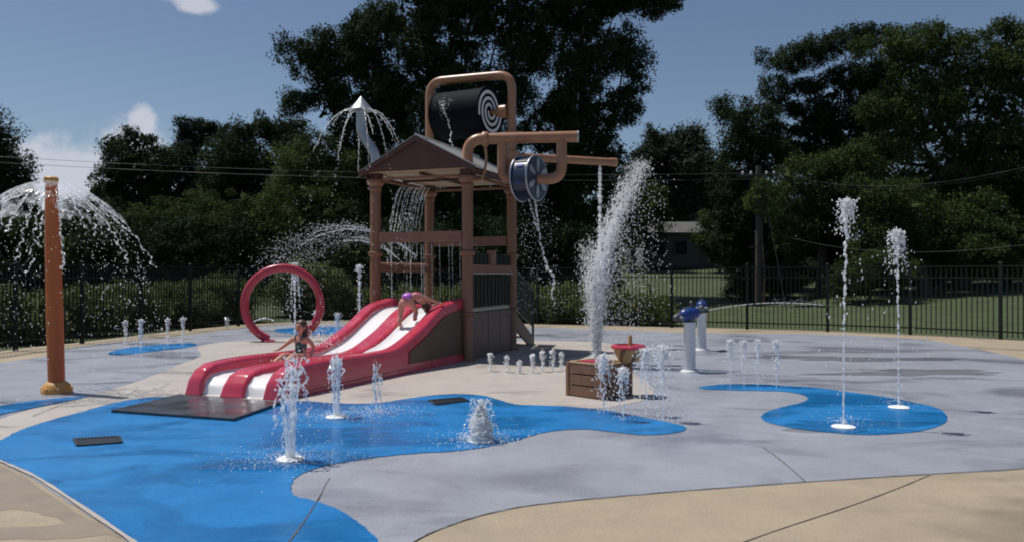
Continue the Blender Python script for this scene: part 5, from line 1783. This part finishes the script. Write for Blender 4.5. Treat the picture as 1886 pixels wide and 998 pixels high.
for i, (px, py, rx, ry) in enumerate(((1570, 662, 1.7, .5), (1690, 688, 1.5, .4), (1560, 786, .7, .35), (540, 850, .6, .3))):
    c = gp(px, py)
    ph_ = rng.uniform(0, 6.28, 5)
    pts = []
    for k in range(96):
        a = k / 96 * 6.283
        q = 1 + .28 * math.sin(2 * a + ph_[0]) + .22 * math.sin(3 * a + ph_[1]) + .14 * math.sin(7 * a + ph_[2]) + .07 * math.sin(13 * a + ph_[3])
        pts.append((c.x + rx * q * math.cos(a), c.y + ry * q * math.sin(a), .0165 + i * .0004))
    o = MB().add(pts, [tuple(range(96))]).build('puddle', pm)
    if o.data.polygons[0].normal.z < 0:
        o.data.flip_normals()
    struct(o)

# ------------------------------------------------------------------ people
def skin_mesh(name, joints, edges, m, sub=2):
    """continuous body grown from joints {key: (pos, radius)} along edges; first key is the root"""
    keys = list(joints)
    me = bpy.data.meshes.new(name)
    me.from_pydata([joints[k][0] for k in keys], [(keys.index(a), keys.index(b)) for a, b in edges], [])
    o = bpy.data.objects.new(name, me)
    COL.objects.link(o)
    o.modifiers.new('skin', 'SKIN')
    if not me.skin_vertices:
        bpy.context.view_layer.objects.active = o
        me.attributes  # layer is created with the modifier
    sv = me.skin_vertices[0].data
    for i, k in enumerate(keys):
        r = joints[k][1]
        sv[i].radius = (r, r) if not isinstance(r, tuple) else r
        sv[i].use_root = (i == 0)
    s = o.modifiers.new('sub', 'SUBSURF'); s.levels = sub; s.render_levels = sub
    dg = bpy.context.evaluated_depsgraph_get()
    ev = bpy.data.meshes.new_from_object(o.evaluated_get(dg))
    bpy.data.objects.remove(o)
    ev.name = name
    ev.materials.clear()
    ev.materials.append(m)
    ev.polygons.foreach_set('use_smooth', [True] * len(ev.polygons))
    return ev


def V3(*a): return Vector(a)


def hand(J, E, wrist, key, dirv, spread, r=.0105):
    d = Vector(dirv).normalized(); sp = Vector(spread).normalized()
    dn = d.cross(sp)
    w = Vector(wrist)
    palm = w + d * .045
    J[key + 'p'] = (palm, .022)
    E.append((key + 'w', key + 'p'))
    for i, (o, l) in enumerate(((-.024, .040), (-.008, .048), (.008, .046), (.022, .036))):
        k1, k2 = f'{key}f{i}', f'{key}g{i}'
        J[k1] = (palm + sp * o + d * .026, r * .8)
        J[k2] = (palm + sp * o * 1.15 + d * (.026 + l * .7) + dn * -.008, r * .65)
        E += [(key + 'p', k1), (k1, k2)]
    J[key + 't'] = (w + d * .03 - sp * .034, r * .8)
    E.append((key + 'p', key + 't'))


def ellipsoid(mb, c, r, rot=None, nu=18, nv=12):
    vs, fs = [], []
    c = Vector(c)
    for i in range(nv + 1):
        th = math.pi * i / nv
        for j in range(nu):
            a = 2 * math.pi * j / nu
            p = Vector((r[0] * math.sin(th) * math.cos(a), r[1] * math.sin(th) * math.sin(a), r[2] * math.cos(th)))
            if rot is not None: p = rot @ p
            vs.append(c + p)
    for i in range(nv):
        for j in range(nu):
            fs.append((i * nu + j, i * nu + (j + 1) % nu, (i + 1) * nu + (j + 1) % nu, (i + 1) * nu + j))
    return mb.add(vs, fs)


# girl sitting in the left lane, facing down the slide (local -y is her front)
SX, SS_ = -1.44, 3.28
girl = thing('person', 'girl in a teal swimsuit sitting in the left lane of the slide', 'person', tw(SX, -SS_, .255), TA)
J = {'pel': (V3(0, 0, .10), (.105, .085)), 'wai': (V3(0, .015, .21), (.092, .07)), 'che': (V3(0, .01, .32), (.105, .075)), 'nek0': (V3(0, .0, .405), (.06, .05)), 'nek': (V3(0, -.005, .45), .034), 'hd0': (V3(0, -.012, .50), .055),
     'hd1': (V3(0, -.016, .555), .077), 'hd2': (V3(0, -.006, .61), .072), 'hd3': (V3(0, 0, .645), .045)}
E = [('pel', 'wai'), ('wai', 'che'), ('che', 'nek0'), ('nek0', 'nek'), ('nek', 'hd0'), ('hd0', 'hd1'), ('hd1', 'hd2'), ('hd2', 'hd3')]
for s, k in ((-1, 'R'), (1, 'L')):
    J[k + 'h'] = (V3(s * .07, -.04, .085), .066)
    J[k + 'k'] = (V3(s * .09, -.31, .14), .047)
    J[k + 'c'] = (V3(s * .09, -.45, .09), .042)
    J[k + 'a'] = (V3(s * .085, -.58, .045), .028)
    J[k + 'f'] = (V3(s * .09, -.62, .10), .022)
    E += [('pel', k + 'h'), (k + 'h', k + 'k'), (k + 'k', k + 'c'), (k + 'c', k + 'a'), (k + 'a', k + 'f')]
    J[k + 's'] = (V3(s * .125, .0, .385), .042)
    E.append(('che', k + 's'))
J['Re'] = (V3(-.23, -.01, .30), .030); J['Rw'] = (V3(-.36, -.05, .205), .021)
J['Le'] = (V3(.21, .06, .25), .032); J['Lw'] = (V3(.20, -.02, .10), .022)
E += [('Rs', 'Re'), ('Re', 'Rw'), ('Ls', 'Le'), ('Le', 'Lw')]
hand(J, E, J['Rw'][0], 'R', (-.8, -.2, -.35), (0, 1, 0))
hand(J, E, J['Lw'][0], 'L', (-.1, -.5, -.5), (1, 0, 0))
link('body', skin_mesh('body', J, E, SKIN), girl)
f_ = MB()
ellipsoid(f_, (0, -.094, .548), (.013, .018, .018))
ellipsoid(f_, (-.078, -.0, .55), (.012, .02, .026)); ellipsoid(f_, (.078, -.0, .55), (.012, .02, .026))
f_.build('nose_and_ears', SKIN, girl, 180)
f_ = MB()
for s in (-1, 1): ellipsoid(f_, (s * .031, -.084, .572), (.013, .008, .007))
f_.build('eyes', EYE, girl, 180)
f_ = MB(); ellipsoid(f_, (0, -.083, .512), (.024, .008, .007)); f_.build('mouth', LIP, girl, 180)
f_ = MB()
ellipsoid(f_, (0, .022, .595), (.092, .092, .088))
ellipsoid(f_, (.03, .075, .50), (.06, .045, .12)); ellipsoid(f_, (.062, .05, .47), (.035, .04, .14)); ellipsoid(f_, (-.05, .06, .52), (.04, .04, .09))
f_.build('hair', HAIR, girl, 180)
Js = {'a': (V3(0, 0, .085), (.118, .10)), 'b': (V3(0, .015, .21), (.101, .08)), 'c': (V3(0, .01, .32), (.114, .085)), 'd': (V3(0, .006, .365), (.088, .066))}
link('swimsuit', skin_mesh('swimsuit', Js, [('a', 'b'), ('b', 'c'), ('c', 'd')], TEAL), girl)
f_ = MB()
for s in (-1, 1): f_.tube(catmull([V3(s * .06, -.07, .36), V3(s * .075, -.035, .425), V3(s * .07, .04, .42), V3(s * .055, .08, .36)], False, 4), .011, 8)
f_.build('straps', TEAL, girl, 60)

# child bending forward, climbing the right lane (local +y is up the slide)
kid = thing('person', 'child in a purple swimsuit bent over, climbing up the right lane', 'person', tw(-.62, -1.30, .0), TA)


def fl(s): return interp(SS, FLZ, s) + .045


S0 = 1.30
J = {'pel': (V3(.0, .0, 1.235), (.098, .082)), 'wai': (V3(.05, .11, 1.275), (.085, .068)), 'che': (V3(.12, .24, 1.255), (.095, .072)), 'nek0': (V3(.155, .32, 1.215), (.055, .05)), 'nek': (V3(.165, .35, 1.185), .032), 'hd0': (V3(.175, .385, 1.15), .06),
     'hd1': (V3(.18, .41, 1.11), .078), 'hd2': (V3(.18, .42, 1.06), .070), 'hd3': (V3(.18, .415, 1.02), .042)}
E = [('pel', 'wai'), ('wai', 'che'), ('che', 'nek0'), ('nek0', 'nek'), ('nek', 'hd0'), ('hd0', 'hd1'), ('hd1', 'hd2'), ('hd2', 'hd3')]
J['Lh'] = (V3(-.075, -.02, 1.16), .068); J['Lk'] = (V3(-.10, -.01, .92), .048); J['Lc'] = (V3(-.105, -.05, .80), .044); J['La'] = (V3(-.11, -.06, fl(1.36) + .03), .028); J['Lf'] = (V3(-.11, .05, fl(1.25) + .005), .022)
J['Rh'] = (V3(.075, .02, 1.16), .068); J['Rk'] = (V3(.12, .16, .99), .048); J['Rc'] = (V3(.11, .14, .90), .044); J['Ra'] = (V3(.10, .12, fl(1.18) + .03), .028); J['Rf'] = (V3(.10, .23, fl(1.07) + .005), .022)
for k in 'LR':
    E += [('pel', k + 'h'), (k + 'h', k + 'k'), (k + 'k', k + 'c'), (k + 'c', k + 'a'), (k + 'a', k + 'f')]
J['Rs'] = (V3(.215, .265, 1.235), .04); J['Re'] = (V3(.32, .36, 1.18), .029); J['Rw'] = (V3(.42, .47, 1.135), .02)
J['Ls'] = (V3(.03, .31, 1.23), .04); J['Le'] = (V3(.08, .46, 1.14), .029); J['Lw'] = (V3(.22, .56, 1.085), .02)
E += [('che', 'Rs'), ('Rs', 'Re'), ('Re', 'Rw'), ('che', 'Ls'), ('Ls', 'Le'), ('Le', 'Lw')]
hand(J, E, J['Rw'][0], 'R', (.6, .5, -.25), (-.5, .6, 0))
hand(J, E, J['Lw'][0], 'L', (.8, .35, -.2), (-.35, .8, 0))
link('body', skin_mesh('body', J, E, SKIN2), kid)
f_ = MB()
ellipsoid(f_, (.185, .425, 1.085), (.092, .088, .095)); ellipsoid(f_, (.19, .44, 1.02), (.06, .05, .08))
f_.build('hair', HAIR, kid, 180)
f_ = MB(); ellipsoid(f_, (.10, .40, 1.12), (.012, .02, .025)); ellipsoid(f_, (.265, .40, 1.12), (.012, .02, .025)); f_.build('ears', SKIN2, kid, 180)
Js = {'a': (V3(-.0, -.015, 1.20), (.106, .09)), 'b': (V3(.0, .01, 1.245), (.106, .09)), 'c': (V3(.055, .12, 1.28), (.093, .076))}
link('swimsuit', skin_mesh('swimsuit', Js, [('a', 'b'), ('b', 'c')], PURPLE), kid)
Js = {'c': (V3(.05, .11, 1.277), (.092, .075)), 'd': (V3(.12, .24, 1.258), (.102, .079)), 'e': (V3(.138, .28, 1.24), (.08, .062))}
link('swimsuit_top', skin_mesh('swimsuit_top', Js, [('c', 'd'), ('d', 'e')], PINK), kid)
